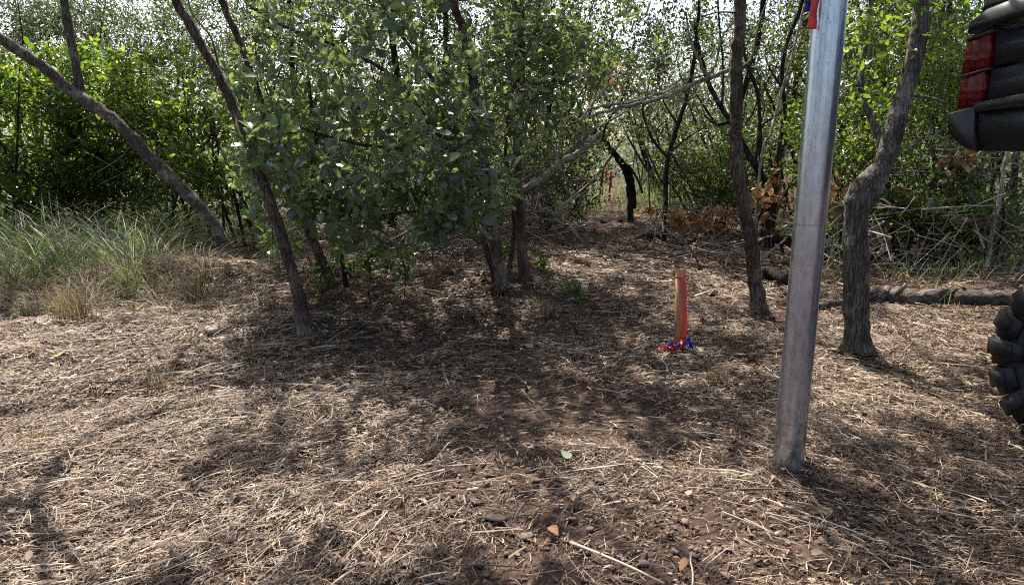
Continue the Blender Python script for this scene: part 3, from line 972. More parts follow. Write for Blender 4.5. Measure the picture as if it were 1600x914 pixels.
# far-off wood that reads as one mass, and its thin stems
gw, gs = Geo(), Geo()
N = 7000
fx, fy = rng.uniform(-34, 34, N), rng.uniform(15, 46, N)
keepm = ~((np.abs(fx - fy * .128) < .55) & (fy < 24))
fx, fy = fx[keepm], fy[keepm]
fz = .05 + rng.random(len(fx)) ** 1.3 * (1.3 + .095 * fy) * (.55 + .8 * vnoise(fx * .35, fy * .2, 71))
Cc = np.column_stack([fx, fy, fz])
leaf_cloud(gw, Cc, unit(rng.normal(0, 1, Cc.shape)), T_FAR, 26, .75, .16, tint=(.6, .25), up=.1)
gw.obj('far_woodland', M['fine'], kind='stuff')
tag(bpy.data.objects['far_woodland'], 'pale green mass of scrub woodland far behind the trail', 'woodland', kind='stuff')
sidx = 0
SL = ['left of the far red stake', 'right of the far red stake', 'behind the spreading dark tree', 'behind the twisted tree']
for k in range(34):
    Yk = rng.uniform(12.5, 21)
    pxk = rng.uniform(960, 1170) if k > 8 else rng.uniform(560, 930)
    bse = at(pxk, 300, Yk)
    bse[2] = float(th(bse[0], bse[1])) - .03
    if abs(bse[0] - bse[1] * .128) < .4:
        continue
    top = bse + np.array([rng.normal(0, .5), rng.normal(0, .3), rng.uniform(2.0, 3.6)])
    mid = (bse + top) / 2 + np.array([rng.normal(0, .18), 0, 0])
    where = SL[0] if pxk < 945 else SL[1] if pxk < 1020 else SL[2] if pxk < 1100 else SL[3]
    tk = Tree('thin_bare_tree', 'thin bare grey stem in the far scrub, ' + where, bse, 'bark_grey', 'thin bare stems ' + where)
    tk.stem([bse, mid, top], rng.uniform(.015, .035), .006, n=16, sides=5)
    e2 = mid + np.array([rng.normal(0, .5), 0, rng.uniform(.4, 1.0)])
    tk.stem([mid, (mid + e2) / 2 + np.array([.05, 0, -.05]), e2], .012, .004, 'branch', n=8, sides=4)

# ------------------------------------------------------------------ fallen and dead wood
def dead_wood(name, label, cat, base, branches, bark='bark_pale', group=None):
    t_ = thing(name, label, cat, base, group)
    for i, (pts, r0, r1) in enumerate(branches):
        n_ = max(8, len(pts) * 6)
        p_ = spline(pts, n_) + rng.normal(0, r1 * .12, (n_, 3))
        tube(Geo(), p_, np.linspace(r0, r1, n_), 8, .16, knots=.15).obj('limb' if i == 0 else 'branch', M[bark], t_, smooth=True)
    return t_


def lay(px, py, lift=.03):
    p = gp(px, py)
    p[2] += lift
    return p


log_r = stem_radius(28, 5.3)
M['bark_log'] = bark_mat('log bark', (.055, .045, .037), (.13, .108, .088), (.24, .205, .172), .5, (8, 30, 30))
lg_ = [lay(1348, 474, log_r * .8), lay(1385, 475, log_r * 1.0), lay(1425, 479, log_r * .85), lay(1475, 478, log_r * 1.05), lay(1530, 482, log_r * .9), lay(1650, 480, log_r)]
fl_ = thing('fallen_log', 'grey fallen log lying behind the bulging trunk, reaching the black tyre', 'log', gp(1465, 478))
n_ = 60
tube(Geo(), spline(lg_, n_) + rng.normal(0, .004, (n_, 3)), np.interp(np.linspace(0, 1, n_), [0, .05, .3, .55, .8, 1], np.array([.7, .95, 1.08, .9, 1.0, .9]) * log_r), 14, .14, knots=.08).obj('trunk', M['bark_log'], fl_, smooth=True)
for (a_, b_, dx, dz, r_) in ((1400, 466, .04, .08, .016), (1508, 466, -.05, .06, .013)):
    q = lay(a_, b_ + 12, log_r * 1.2)
    tube(Geo(), [q, q + np.array([dx * .5, -.02, dz * .6]), q + np.array([dx, -.03, dz])], np.array([1.2, 1, .7]) * r_, 7, .2).obj('branch_stub', M['bark_grey'], fl_, smooth=True)
dead_wood('fallen_limb', 'thin fallen limb on the ground left of the grey log', 'log', gp(1300, 490),
          [([lay(1272, 486, .03), lay(1310, 482, .035), lay(1352, 474, .04)], .022, .03)], 'bark_grey')
dl = dead_wood('dark_fallen_limb', 'dark crooked fallen limb behind the galvanized post', 'log', gp(1260, 400),
               [(px_path([(1188, 362), (1215, 372), (1248, 382), (1290, 388), (1325, 396)], 7.2, -.3), .045, .05)], 'bark_dark')
dead_wood('dark_log', 'short dark rotten log between the brown trunk and the post', 'log', gp(1205, 444),
          [([lay(1178, 440, .05), lay(1200, 440, .07), lay(1228, 446, .05)], .06, .05)], 'bark_dark')
dead_wood('pale_pole', 'pale bare pole lying across behind the brown trunk', 'branch', gp(1160, 395),
          [([lay(1098, 392, .06), lay(1150, 391, .08), lay(1205, 388, .16), lay(1262, 384, .3)], .030, .022)])
dead_wood('pale_pole', 'pale bare pole slanting up to the right behind the brown trunk', 'branch', gp(1150, 405),
          [([lay(1128, 408, .03), lay(1175, 398, .10), lay(1220, 392, .24), lay(1290, 384, .5)], .020, .022)])
Yc = gp(915, 390)[1]
dead_wood('crooked_branch', 'crooked pale branch fallen across the left edge of the trail', 'branch', gp(900, 392),
          [(px_path([(790, 312), (822, 320), (850, 328), (872, 337), (884, 346), (900, 366), (916, 387)], Yc + .5, -.5), .034, .016),
           (px_path([(815, 322), (835, 312), (860, 300)], Yc + .5, .2), .034, .028), (px_path([(878, 342), (886, 336), (884, 330)], Yc + .1), .02, .012)])
# the dead tree whose bare branches hang over the trail
Yd = 8.0
br = [([(815, 300), (845, 282), (880, 252), (905, 240), (925, 220), (940, 208)], 13, 9, -.2), ([(912, 236), (914, 210), (917, 180)], 10, 9, 0),
      ([(918, 184), (955, 172), (1000, 162), (1040, 152), (1075, 135), (1108, 123), (1140, 110)], 5, 7, .2), ([(915, 206), (940, 196), (965, 182), (985, 170)], 4, 3, .1),
      ([(918, 172), (950, 165), (985, 160), (1020, 150), (1060, 128), (1100, 118)], 4, 3, .2), ([(970, 141), (1000, 144), (1030, 146), (1060, 134)], 3, 3, .1),
      ([(905, 190), (935, 150), (965, 122), (1000, 105), (1045, 82)], 4, 2, .4), ([(860, 270), (890, 235), (925, 205)], 8, 5, .3),
      ([(1108, 123), (1090, 90), (1078, 60), (1072, 20)], 5, 3, .3), ([(1105, 123), (1118, 100), (1128, 60), (1150, 30)], 4, 3, .2),
      ([(850, 275), (870, 250), (875, 210), (880, 160)], 6, 4, .2), ([(845, 200), (870, 190), (900, 180)], 3, 2, -.1),
      ([(1000, 162), (1020, 142), (1045, 128)], 3, 1.5, .1), ([(1040, 152), (1070, 160), (1100, 163), (1125, 158)], 2.5, 1.5, .1),
      ([(960, 172), (985, 150), (1020, 118), (1060, 105)], 2.5, 1.5, .2), ([(890, 232), (915, 228), (945, 224)], 3, 2, .1),
      ([(940, 110), (975, 98), (1010, 92), (1060, 96)], 2.5, 1.5, .2), ([(860, 190), (850, 215), (858, 250)], 6, 4, .3)]
bd = at(838, 285, Yd)
dt = thing('dead_tree', 'bare dead tree fallen from the left, pale branches hanging across the trail', 'dead tree', (bd[0], bd[1], float(th(bd[0], bd[1]))))
dnodes = []
for i, (pts, w0, w1, dy) in enumerate(br):
    pw = px_path(pts, Yd, dy)
    n_ = len(pts) * 6
    p_ = spline(pw, n_) + rng.normal(0, .004, (n_, 3))
    tube(Geo(), p_, np.linspace(stem_radius(w0, Yd), stem_radius(w1, Yd), n_), 7, .14, knots=.12).obj('trunk' if i == 0 else 'branch', M['bark_pale'], dt, smooth=True)
    dnodes.append(p_)
p_ = spline([(bd[0] - .5, bd[1] + .2, float(th(bd[0] - .5, bd[1] + .2)) - .05), at(790, 318, Yd), at(815, 300, Yd)], 12)
tube(Geo(), p_, .05, 8, .14).obj('butt', M['bark_pale'], dt, smooth=True)
gt = Geo()
twigs_to(gt, np.vstack(dnodes), np.full(sum(map(len, dnodes)), .012), np.vstack([blob_px(1010, 125, 110, 55, Yd, Yd + .6, 95), blob_px(880, 210, 60, 70, Yd - .2, Yd + .5, 80)]),
         tint=.75, droop=.0)
gt.obj('twigs', M['twig'], dt, kind='stuff')
gl = Geo()
C_ = blob_px(945, 115, 45, 30, Yd, Yd + .5, 22)
leaf_cloud(gl, C_, unit(rng.normal(0, 1, C_.shape)), T_MID, 5, .08, .055, up=-.4, tint=(.5, .25))
gl.obj('withered_leaves', M['dead_leaf'], dt, kind='stuff')

# dead brush: tangles of bare sticks (nobody could count them)
def brush_pile(name, label, blobs, n, lmin, lmax, mat='twig', tint=(.85, .25), rmax=.007):
    G_ = Geo()
    for (cx, cy, rx, ry, Y0, Y1, k) in blobs:
        for q in blob_px(cx, cy, rx, ry, Y0, Y1, k):
            L = rng.uniform(lmin, lmax)
            d_ = unit(np.array([rng.normal(0, 1), rng.normal(0, .6), rng.normal(.15, .6)]))
            a_, b_ = q - d_ * L / 2, q + d_ * L / 2
            for e_ in (a_, b_):
                e_[2] = max(e_[2], float(th(e_[0], e_[1])) + .01)
            m_ = (a_ + b_) / 2 + rng.normal(0, .035 * L, 3)
            tube(G_, spline([a_, m_, b_], 6), np.linspace(rng.uniform(.0028, rmax) if rng.random() < .8 else rmax * 1.5, .002, 6), 4, tint=np.float32(np.clip(rng.normal(*tint), 0, 1)), cap=False)
    o_ = G_.obj(name, M[mat])
    return tag(o_, label, 'brush', kind='stuff')


brush_pile('dead_brush', 'tangle of bare dead sticks between the grey trunk and the vehicle', [(1440, 365, 190, 55, 6.2, 7.4, 300), (1290, 360, 60, 40, 6.8, 7.6, 60), (1480, 250, 130, 60, 6.8, 7.6, 90)], 0, .12, .62)
brush_pile('dead_brush', 'tangle of dead twigs behind the two middle trunks', [(770, 370, 110, 50, 6.6, 8.4, 230), (660, 400, 110, 30, 6.0, 7.6, 130), (850, 300, 60, 50, 8, 9, 120)], 0, .2, .8, tint=(.45, .25), rmax=.008)
brush_pile('dead_brush', 'low dead twigs along the right side of the trail', [(1090, 350, 70, 35, 8, 9.4, 110), (1130, 400, 90, 20, 6.6, 8, 60)], 0, .2, .8, tint=(.5, .25), rmax=.008)
brush_pile('dead_brush', 'fine bare twigs standing among the leaves at the far left', [(170, 230, 190, 80, 7.7, 8.6, 42)], 0, .3, .9, tint=(.6, .25), rmax=.004)

# withered branches with brown leaves
def withered(label, c, Y, k, r_px):
    b_ = at(c[0], c[1] + r_px[1], Y)
    b_[2] = float(th(b_[0], b_[1]))
    t_ = Tree('withered_branch', label, b_, 'bark_dark', None, 'branch')
    e_ = at(c[0] + r_px[0] * .5, c[1] - r_px[1] * .5, Y)
    t_.stem([b_ + np.array([-.3, 0, .02]), (b_ + e_) / 2, e_], .014, .005, 'stem', n=14, sides=6)
    t_.crown(blob_px(c[0], c[1], r_px[0], r_px[1], Y - .25, Y + .25, k), 'dead_leaf', T_MID, 7, .1, .085, up=-.5, out=.8, flat=.1, tint=(.5, .28), name='withered_leaves')


withered('cut branch of withered orange leaves at the right edge of the trail', (1095, 345), 8.2, 34, (55, 28))
withered('withered orange leaves left of the cut branch, beside the far trail', (1030, 342), 9.0, 12, (30, 16))
withered('withered brown leaves low between the brown trunk and the post', (1210, 310), 7.4, 16, (45, 50))
withered('pale withered leaves hanging below the bumper', (1500, 245), 6.9, 15, (28, 18))
withered('small withered leaves right of the bulging trunk', (1420, 315), 6.9, 12, (50, 40))
withered('brown leaves low in the dead sticks above the grey log', (1490, 370), 6.7, 14, (70, 30))
withered('few brown leaves between the post and the bulging trunk', (1300, 310), 6.8, 8, (22, 40))

# ------------------------------------------------------------------ grass
def blades(G, base, L, lean, bend, tint, w=.006, seg=4, ang=None):
    N_ = len(base)
    a = rng.random(N_) * 6.28 if ang is None else ang
    hd = np.column_stack([np.cos(a), np.sin(a), np.zeros(N_)])
    sa = a + 1.57 + rng.normal(0, .5, N_)
    side = np.column_stack([np.cos(sa), np.sin(sa), np.zeros(N_)])
    pts = []
    for i in range(seg + 1):
        t_ = i / seg
        up = L * (t_ - bend * .55 * t_ ** 2)
        out = L * (lean * t_ + bend * .75 * t_ ** 2)
        pts.append(base + hd * out[:, None] + np.array([0, 0, 1.0]) * up[:, None])
    V = []
    for i, p in enumerate(pts):
        ww = w * (1 - (i / seg) ** 1.5 * .9)
        V += [p - side * ww / 2, p + side * ww / 2]
    V = np.stack(V, 1)
    f = np.array([(2 * i, 2 * i + 1, 2 * i + 3, 2 * i + 2) for i in range(seg)])
    f = f[None] + (np.arange(N_) * 2 * (seg + 1))[:, None, None]
    G.add(V.reshape(-1, 3), f.reshape(-1, 4), None, np.repeat(tint.astype(np.float32), 2 * (seg + 1)))


def clumps(G, centres, per, r, Lm, tint, w, bend=(.5, 1.3)):
    """arching clumps: the blades lean out from each centre"""
    K = len(centres)
    hgt = np.repeat(rng.uniform(.6, 1.25, K), per)
    ct = np.repeat(rng.normal(0, .16, K), per)
    wind = np.repeat(rng.normal(0, .5, K), per)
    N_ = K * per
    a = rng.random(N_) * 6.28
    rr_ = r * np.sqrt(rng.random(N_))
    base = np.repeat(centres, per, 0) + np.column_stack([np.cos(a) * rr_, np.sin(a) * rr_, np.zeros(N_)])
    base[:, 2] = th(base[:, 0], base[:, 1]) - .01
    blades(G, base, Lm * hgt * rng.uniform(.45, 1.15, N_), rng.uniform(.05, .45, N_) * (.4 + rr_ / r), rng.uniform(*bend, N_),
           np.clip(rng.normal(tint[0], tint[1], N_) + ct, 0, 1), w, 5, a + wind)


def ground_px(x0, x1, y0, y1, n, dens=None):
    """n ground points spread evenly over a box of pixels"""
    px = rng.uniform(x0, x1, n)
    py = rng.uniform(y0, y1, n)
    if dens is not None:
        m_ = rng.random(n) < dens(px, py)
        px, py = px[m_], py[m_]
    u, v = (px - CX) / F, (py - CY) / F
    dz = -SP - v * CP
    k = -H / dz
    x, y = u * k, (CP - v * SP) * k
    for _ in range(2):
        z = th(x, y)
        k = (z - H) / dz
        x, y = u * k, (CP - v * SP) * k
    return np.column_stack([x, y, th(x, y)])


def gauss(px, py, L_):
    v = 0
    for (cx, cy, rx, ry, w) in L_:
        v = v + w * np.exp(-((px - cx) / rx) ** 2 - ((py - cy) / ry) ** 2)
    return np.clip(v, 0, 1)


G1 = Geo()
cc = ground_px(-140, 520, 316, 452, 460, lambda x, y: gauss(x, y, [(40, 365, 260, 42, .8), (270, 375, 150, 50, 1), (100, 420, 160, 26, .45), (450, 370, 70, 40, .35)]) * ~((x > 285) & (x < 420) & (y > 386)))
clumps(G1, cc, 48, .10, .74, (.53, .26), .0062)
o = G1.obj('tall_grass', M['grass'], kind='stuff')
tag(o, 'tall grey green grass under the leaning tree at the left', 'grass', kind='stuff')
G1 = Geo()
bp = ground_px(860, 1180, 292, 345, 5200, lambda x, y: gauss(x, y, [(1030, 310, 60, 22, 1), (890, 318, 45, 22, .8), (1100, 318, 70, 20, .7), (985, 300, 14, 12, .9), (925, 300, 12, 10, .6)]))
nB = len(bp)
blades(G1, bp, rng.uniform(.2, .6, nB), rng.uniform(.05, .4, nB), rng.uniform(.15, .8, nB), np.clip(rng.normal(.62, .22, nB), 0, 1), .010)
o = G1.obj('trail_grass', M['grass'])
tag(o, 'pale grass along both sides of the far trail', 'grass', kind='stuff')
G1 = Geo()
bp = ground_px(1230, 1600, 395, 450, 1500, lambda x, y: gauss(x, y, [(1450, 425, 130, 22, .8), (1260, 430, 50, 18, .4)]))
nB = len(bp)
blades(G1, bp, rng.uniform(.08, .34, nB), rng.uniform(.1, .6, nB), rng.uniform(.2, .9, nB), np.clip(rng.normal(.86, .16, nB), 0, 1), .0045)
o = G1.obj('short_grass', M['grass'])
tag(o, 'short half dry grass behind the grey fallen log', 'grass', kind='stuff')
G1 = Geo()
cc = ground_px(-100, 430, 400, 500, 260, lambda x, y: gauss(x, y, [(60, 455, 150, 28, .7), (270, 435, 120, 30, .8), (130, 480, 120, 18, .5), (340, 468, 60, 16, .5)]))
clumps(G1, cc, 40, .10, .27, (.6, .25), .0045, (.6, 1.6))
o = G1.obj('dry_grass', M['dry_grass'])
tag(o, 'dry trampled grass along the front of the tall grass', 'grass', kind='stuff')

TF = [((118, 500), 70, .34, 'large pale dry tuft at the front edge of the tall grass'), ((45, 500), 40, .25, 'dry tuft at the left edge in front of the tall grass'),
      ((300, 475), 60, .26, 'brown tuft left of the slender trunk beside the leaning tree'), ((250, 612), 32, .13, 'small cut tuft standing alone in the sunlit straw'),
      ((395, 556), 30, .13, 'small dry tuft left of the slender trunk base'), ((58, 694), 24, .10, 'small dark cut tuft near the left edge of the picture'),
      ((300, 640), 40, .09, 'flattened brown tuft below the cut tuft in the straw'), ((1125, 600), 34, .11, 'brown cut tuft between the stake and the post'),
      ((850, 492), 45, .20, 'brown wispy tuft right of the middle trunks'), ((1475, 480), 16, .16, 'green tuft growing against the grey fallen log'),
      ((1500, 492), 26, .10, 'dry tuft in front of the grey fallen log'), ((1080, 530), 0, .1, '')]
for (pxy, n_, L_, lb) in TF:
    if not n_:
        continue
    c_ = gp(*pxy)
    G_ = Geo()
    bp = c_ + np.column_stack([rng.normal(0, .13 * L_ + .01, n_ * 2), rng.normal(0, .13 * L_ + .01, n_ * 2), np.full(n_ * 2, -.005)])
    green = 'green' in lb
    blades(G_, bp - c_, rng.uniform(.4, 1.1, n_ * 2) * L_, rng.uniform(.0, .6, n_ * 2), rng.uniform(.0, .7, n_ * 2), np.clip(rng.normal(.35 if green else .5, .25, n_ * 2), 0, 1), .0045)
    o = G_.obj('grass_tuft', M['grass' if green else 'dry_grass'])
    o.location = c_
    tag(o, lb, 'grass tuft', 'tufts of grass in the straw')

# small green plants
SP_ = [((760, 425), 'young plant with pale green leaves between the two middle trunks', 12, .22, (795, 410)), ((845, 425), 'tiny light green seedling right of the straight trunk', 5, .1, (845, 415)),
       ((900, 468), 'small dark green seedling in the sunlit litter beside the trail', 8, .12, (897, 450)), ((560, 465), 'low dark green plant beside the thin stems', 16, .3, (575, 430)),
       ((625, 472), 'low dark leafy plant in the shade under the broad leaves', 16, .34, (630, 420)), ((500, 470), 'small green plant behind the slender trunk base', 10, .2, (500, 455))]
for (pxy, lb, n_, r_, c2) in SP_:
    b_ = gp(c2[0], pxy[1])
    t_ = Tree('small_plant', lb, b_, 'bark_dark', 'small green plants on the ground', 'plant')
    t_.stem([b_ - np.array([0, 0, .02]), b_ + np.array([.02, 0, r_ * .5]), b_ + np.array([.0, .02, r_])], .005, .002, 'stem', n=8, sides=5)
    t_.crown(ball(b_ + np.array([0, 0, r_ * .75]), (r_ * .5, r_ * .5, r_ * .5), n_), 'shrub', T_MID, 5, .06, .05, up=.3, name='leaves')

# ------------------------------------------------------------------ straw, leaf litter and stone chips that cover the ground
BARE = [(950, 645, 190, 55, .95), (930, 372, 130, 42, .85), (1000, 560, 120, 30, .25), (1020, 830, 110, 50, .1)]


def straw_d(px, py):
    return 1 - gauss(px, py, BARE)


def world_scatter(x0, x1, y0, y1, n):
    x, y = rng.uniform(x0, x1, n), rng.uniform(y0, y1, n)
    px, py = to_px(x, y, 0.0)
    m_ = (px > -120) & (px < 1720) & (py < 985)
    return x[m_], y[m_], px[m_], py[m_]


def ribbons(G, x, y, L, w, lift, ang, tint, curve=.07, tilt=.16):
    N_ = len(x)
    z0 = th(x, y) + lift
    dx, dy = np.cos(ang), np.sin(ang)
    tl = rng.normal(0, tilt, N_)
    cv = rng.normal(0, curve, N_)
    V = []
    for s in (-1, 0, 1):
        h = s * L / 2
        off = cv * L * (1 - s * s) * .5
        cx_, cy_ = x + dx * h - dy * off, y + dy * h + dx * off
        cz = np.maximum(th(cx_, cy_) + .002, z0 + tl * h + (1 - s * s) * .003)
        wz = rng.normal(0, .5, N_) * w
        ww = w * (1.0 if s == 0 else .75) / 2
        V += [np.column_stack([cx_ - dy * ww, cy_ + dx * ww, cz + wz * .5]), np.column_stack([cx_ + dy * ww, cy_ - dx * ww, cz - wz * .5])]
    V = np.stack(V, 1)
    f = np.array([(0, 1, 3, 2), (2, 3, 5, 4)])[None] + (np.arange(N_) * 6)[:, None, None]
    G.add(V.reshape(-1, 3), f.reshape(-1, 4), None, np.repeat(tint.astype(np.float32), 6))


G1 = Geo()
for (y0, y1, n_, lm, wm) in [(1.4, 3.0, 115000, .030, .0023), (3.0, 5.0, 110000, .040, .0032), (5.0, 8.5, 60000, .06, .005), (8.5, 14, 16000, .09, .009)]:
    hx = y1 * .78 + .3
    x, y, px, py = world_scatter(-hx, hx, y0, y1, n_)
    cl = .55 * vnoise(x * 1.6, y * 1.6, 31) + .45 * vnoise(x * 5, y * 5, 32)
    keepm = rng.random(len(x)) < straw_d(px, py) * np.clip(-.05 + 1.7 * cl, .22, 1)
    keepm &= ~((y > 5.5) & (px < 430) & (py < 400))
    x, y, px, cl = x[keepm], y[keepm], px[keepm], cl[keepm]
    n2 = len(x)
    flow = np.where(px < 700, .55, np.where(px > 1150, -.5, .1)) + 2.2 * (vnoise(x * 1.2, y * 1.2, 33) - .5)
    ang = np.where(rng.random(n2) < .45, flow + rng.normal(0, .5, n2), rng.random(n2) * 6.28)
    L = lm * np.exp(rng.normal(0, .55, n2))
    tint = np.clip(rng.normal(.38, .27, n2) + (cl - .5) * .5, 0, 1)
    ribbons(G1, x, y, L, wm * np.exp(rng.normal(0, .4, n2)), rng.random(n2) ** 1.5 * .028 * (.4 + cl), ang, tint)
# longer flattened stems on top
for (y0, y1, n_, lm, wm) in [(1.4, 3.0, 3600, .10, .0023), (3.0, 5.2, 4200, .14, .0032), (5.2, 8, 2600, .2, .005)]:
    hx = y1 * .78 + .3
    x, y, px, py = world_scatter(-hx, hx, y0, y1, n_)
    cl = vnoise(x * 1.6, y * 1.6, 31)
    keepm = (rng.random(len(x)) < straw_d(px, py) * np.clip(cl * 1.5, .1, 1)) & ~((y > 5.5) & (px < 430) & (py < 400))
    x, y, px = x[keepm], y[keepm], px[keepm]
    n2 = len(x)
    flow = np.where(px < 700, .5, np.where(px > 1150, -.6, .0)) + 1.2 * (vnoise(x * 1.2, y * 1.2, 33) - .5)
    ang = np.where(rng.random(n2) < .7, flow + rng.normal(0, .35, n2), rng.random(n2) * 6.28)
    ribbons(G1, x, y, lm * np.exp(rng.normal(0, .4, n2)), wm * np.exp(rng.normal(0, .3, n2)), .012 + rng.random(n2) * .03, ang, np.clip(rng.normal(.55, .25, n2), 0, 1), .05, .08)
o = G1.obj('straw_litter', M['straw'])
tag(o, 'chopped straw and dead grass strewn over the ground', 'straw', kind='stuff')

G1 = Geo()
for (y0, y1, n_, s_) in [(1.4, 3.2, 4200, .020), (3.2, 5.5, 6500, .028), (5.5, 10, 9500, .05), (10, 16, 3000, .07)]:
    hx = y1 * .78 + .3
    x, y, px, py = world_scatter(-hx, hx, y0, y1, n_)
    keepm = ~((y > 5.5) & (px < 430) & (py < 400)) & (rng.random(len(x)) < straw_d(px, py) + np.where(py < 430, .8, .08))
    x, y = x[keepm], y[keepm]
    n2 = len(x)
    pos = np.column_stack([x, y, th(x, y) + rng.random(n2) * .022 + .004])
    a = rng.random(n2) * 6.28
    put(G1, T_CURL, pos, np.column_stack([np.cos(a), np.sin(a), rng.normal(0, .25, n2)]), unit(np.column_stack([rng.normal(0, .35, n2), rng.normal(0, .35, n2), np.ones(n2)])),
        s_ * np.exp(rng.normal(0, .35, n2)), np.clip(rng.normal(.55, .26, n2), 0, 1))
o = G1.obj('leaf_litter', M['litter'])
tag(o, 'dry brown leaf scraps strewn over the ground and trail', 'leaf litter', kind='stuff')


# stones: a few lumpy shapes, many flat chips
def stone_shape(seed, flat):
    r_ = np.random.default_rng(seed)
    ico_t = (1 + 5 ** .5) / 2
    v = np.array([(-1, ico_t, 0), (1, ico_t, 0), (-1, -ico_t, 0), (1, -ico_t, 0), (0, -1, ico_t), (0, 1, ico_t), (0, -1, -ico_t), (0, 1, -ico_t),
                  (ico_t, 0, -1), (ico_t, 0, 1), (-ico_t, 0, -1), (-ico_t, 0, 1)], float)
    v = unit(v) * (1 + r_.normal(0, .28, (12, 1)))
    f = np.array([(0, 11, 5), (0, 5, 1), (0, 1, 7), (0, 7, 10), (0, 10, 11), (1, 5, 9), (5, 11, 4), (11, 10, 2), (10, 7, 6), (7, 1, 8),
                  (3, 9, 4), (3, 4, 2), (3, 2, 6), (3, 6, 8), (3, 8, 9), (4, 9, 5), (2, 4, 11), (6, 2, 10), (8, 6, 7), (9, 8, 1)])
    return v * np.array([1, r_.uniform(.55, .9), flat]), f


shapes = [stone_shape(100 + k, [.18, .25, .35, .22, .4, .2][k]) for k in range(6)]
G1 = Geo()
for (y0, y1, n_, s_) in [(1.4, 2.6, 3000, .0065), (2.6, 4.5, 2200, .009), (4.5, 9, 700, .016)]:
    hx = y1 * .78 + .3
    x, y, px, py = world_scatter(-hx, hx, y0, y1, n_)
    for k in range(len(x)):
        v, f = shapes[k % 6]
        a = rng.random() * 6.28
        c_, s__ = math.cos(a), math.sin(a)
        s2_ = s_ * math.exp(rng.normal(0, .45))
        vv = v @ np.array([[c_, s__, 0], [-s__, c_, 0], [0, 0, 1]]) * s2_
        G1.add(vv + np.array([x[k], y[k], float(th(x[k], y[k])) + s2_ * .2 + rng.random() * .008]), None, f, np.float32(np.clip(rng.normal(.5, .24), 0, 1)))
o = G1.obj('stone_chips', M['stone'])
tag(o, 'small brown stone chips scattered in the soil and straw', 'gravel', kind='stuff')


def region(px, py):
    if py < 600:
        return 'left of the slender trunk' if px < 460 else 'under the broad-leaved tree' if px < 830 else 'around the wooden stake' if px < 1200 else 'between the post and the tyre'
    if py < 760:
        return 'in the straw at the left edge' if px < 300 else 'in the shade left of the middle' if px < 800 else 'left of the post, in front of the stake' if px < 1220 else 'right of the post'
    return 'in the bottom left corner' if px < 400 else 'at the bottom edge, left of the middle' if px < 800 else 'at the bottom edge, below the bare soil' if px < 1200 else 'in the bottom right corner'


# single stones, stalks and fallen leaves big enough to pick out
stone_me = []
for k in range(8):
    v, f = stone_shape(300 + k, [.15, .2, .26, .17, .22, .32, .2, .14][k])
    stone_me.append(Geo().add(v, None, f, np.float32([.35, .5, .6, .45, .7, .3, .55, .4][k])).mesh('stone', M['stone']))


def put_stone(px, py, wpx, label, group, k, name='stone'):
    p = gp(px, py)
    s_ = wpx * .5 / F * (p[1] * CP + .2)
    o_ = bpy.data.objects.new(name, stone_me[k % 8])
    col.objects.link(o_)
    o_.location = (p[0], p[1], p[2] + s_ * .10 + .008)
    o_.scale = (s_,) * 3
    o_.rotation_euler = (rng.normal(0, .15), rng.normal(0, .15), rng.random() * 6.28)
    return tag(o_, label, 'stone', group)


put_stone(776, 815, 46, 'largest flat dark brown stone at the bottom middle', None, 0)
put_stone(435, 768, 42, 'long dark flat stone half buried in straw at the lower left', None, 3)
put_stone(442, 742, 18, 'pale rounded stone above the long dark flat stone', None, 5)
put_stone(822, 843, 30, 'pale flat stone to the right below the largest stone', None, 1)
put_stone(1372, 820, 34, 'flat pinkish stone right of the post at the lower right', None, 7)
put_stone(1424, 852, 26, 'rounded brown stone below the flat pinkish stone', None, 2)
put_stone(1290, 806, 34, 'dark lump of stone right of the post base', None, 4)
for k in range(52):
    px, py = rng.uniform(20, 1580), 600 + 300 * rng.random() ** .7
    rg = region(px, py)
    put_stone(px, py, rng.uniform(10, 20) * (.6 + .5 * (py - 600) / 300), 'small brown stone ' + rg, 'small stones ' + rg, k)
for (px, py, w, lb) in [(943, 353, 13, 'dark stub of a cut stem in the trail, left one of a pair'), (969, 348, 9, 'smaller dark stub of a cut stem in the trail'), (1020, 376, 20, 'dark jagged stump at the right side of the trail')]:
    p = gp(px, py)
    r_ = stem_radius(w, p[1])
    G_ = tube(Geo(), [(0, 0, -.03), (0, 0, r_ * .5), (r_ * .15, 0, r_ * 1.1), (r_ * .25, 0, r_ * 1.35)], np.array([1.3, 1.1, .95, .5]) * r_, 10, .5)
    o = G_.obj('stump', M['bark_dark'])
    o.location = p
    tag(o, lb, 'stump')

# stalks
stalk_me = []
for k in range(8):
    bend_ = rng.normal(0, .022, 2)
    pts = spline([(-.5, 0, 0), (-.1, bend_[0], .01), (.2, bend_[1], .012), (.5, 0, 0)], 8)
    stalk_me.append(tube(Geo(), pts, np.linspace(.018, .010, 8) * rng.uniform(.6, 1.2), 6, .1, tint=np.float32([.95, .85, .7, .9, .5, .8, .35, .75][k])).mesh('stalk', M['straw']))
    stalk_me[-1].materials.clear()
    stalk_me[-1].materials.append(M['straw' if k not in (4, 6) else 'twig'])


def put_stalk(px, py, L, a, k, label, group=None, name='stalk', lift=.02):
    p = gp(px, py)
    o_ = bpy.data.objects.new(name, stalk_me[k % 8])
    col.objects.link(o_)
    d_ = np.array([math.cos(a), math.sin(a)]) * L / 2
    z1, z2 = float(th(p[0] - d_[0], p[1] - d_[1])), float(th(p[0] + d_[0], p[1] + d_[1]))
    o_.location = (p[0], p[1], max(p[2], (z1 + z2) / 2) + lift)
    o_.scale = (L, min(L, .28), min(L, .28))
    o_.rotation_euler = (0, -math.atan2(z2 - z1, L), a)
    return tag(o_, label, 'stalk' if name == 'stalk' else 'stick', group)


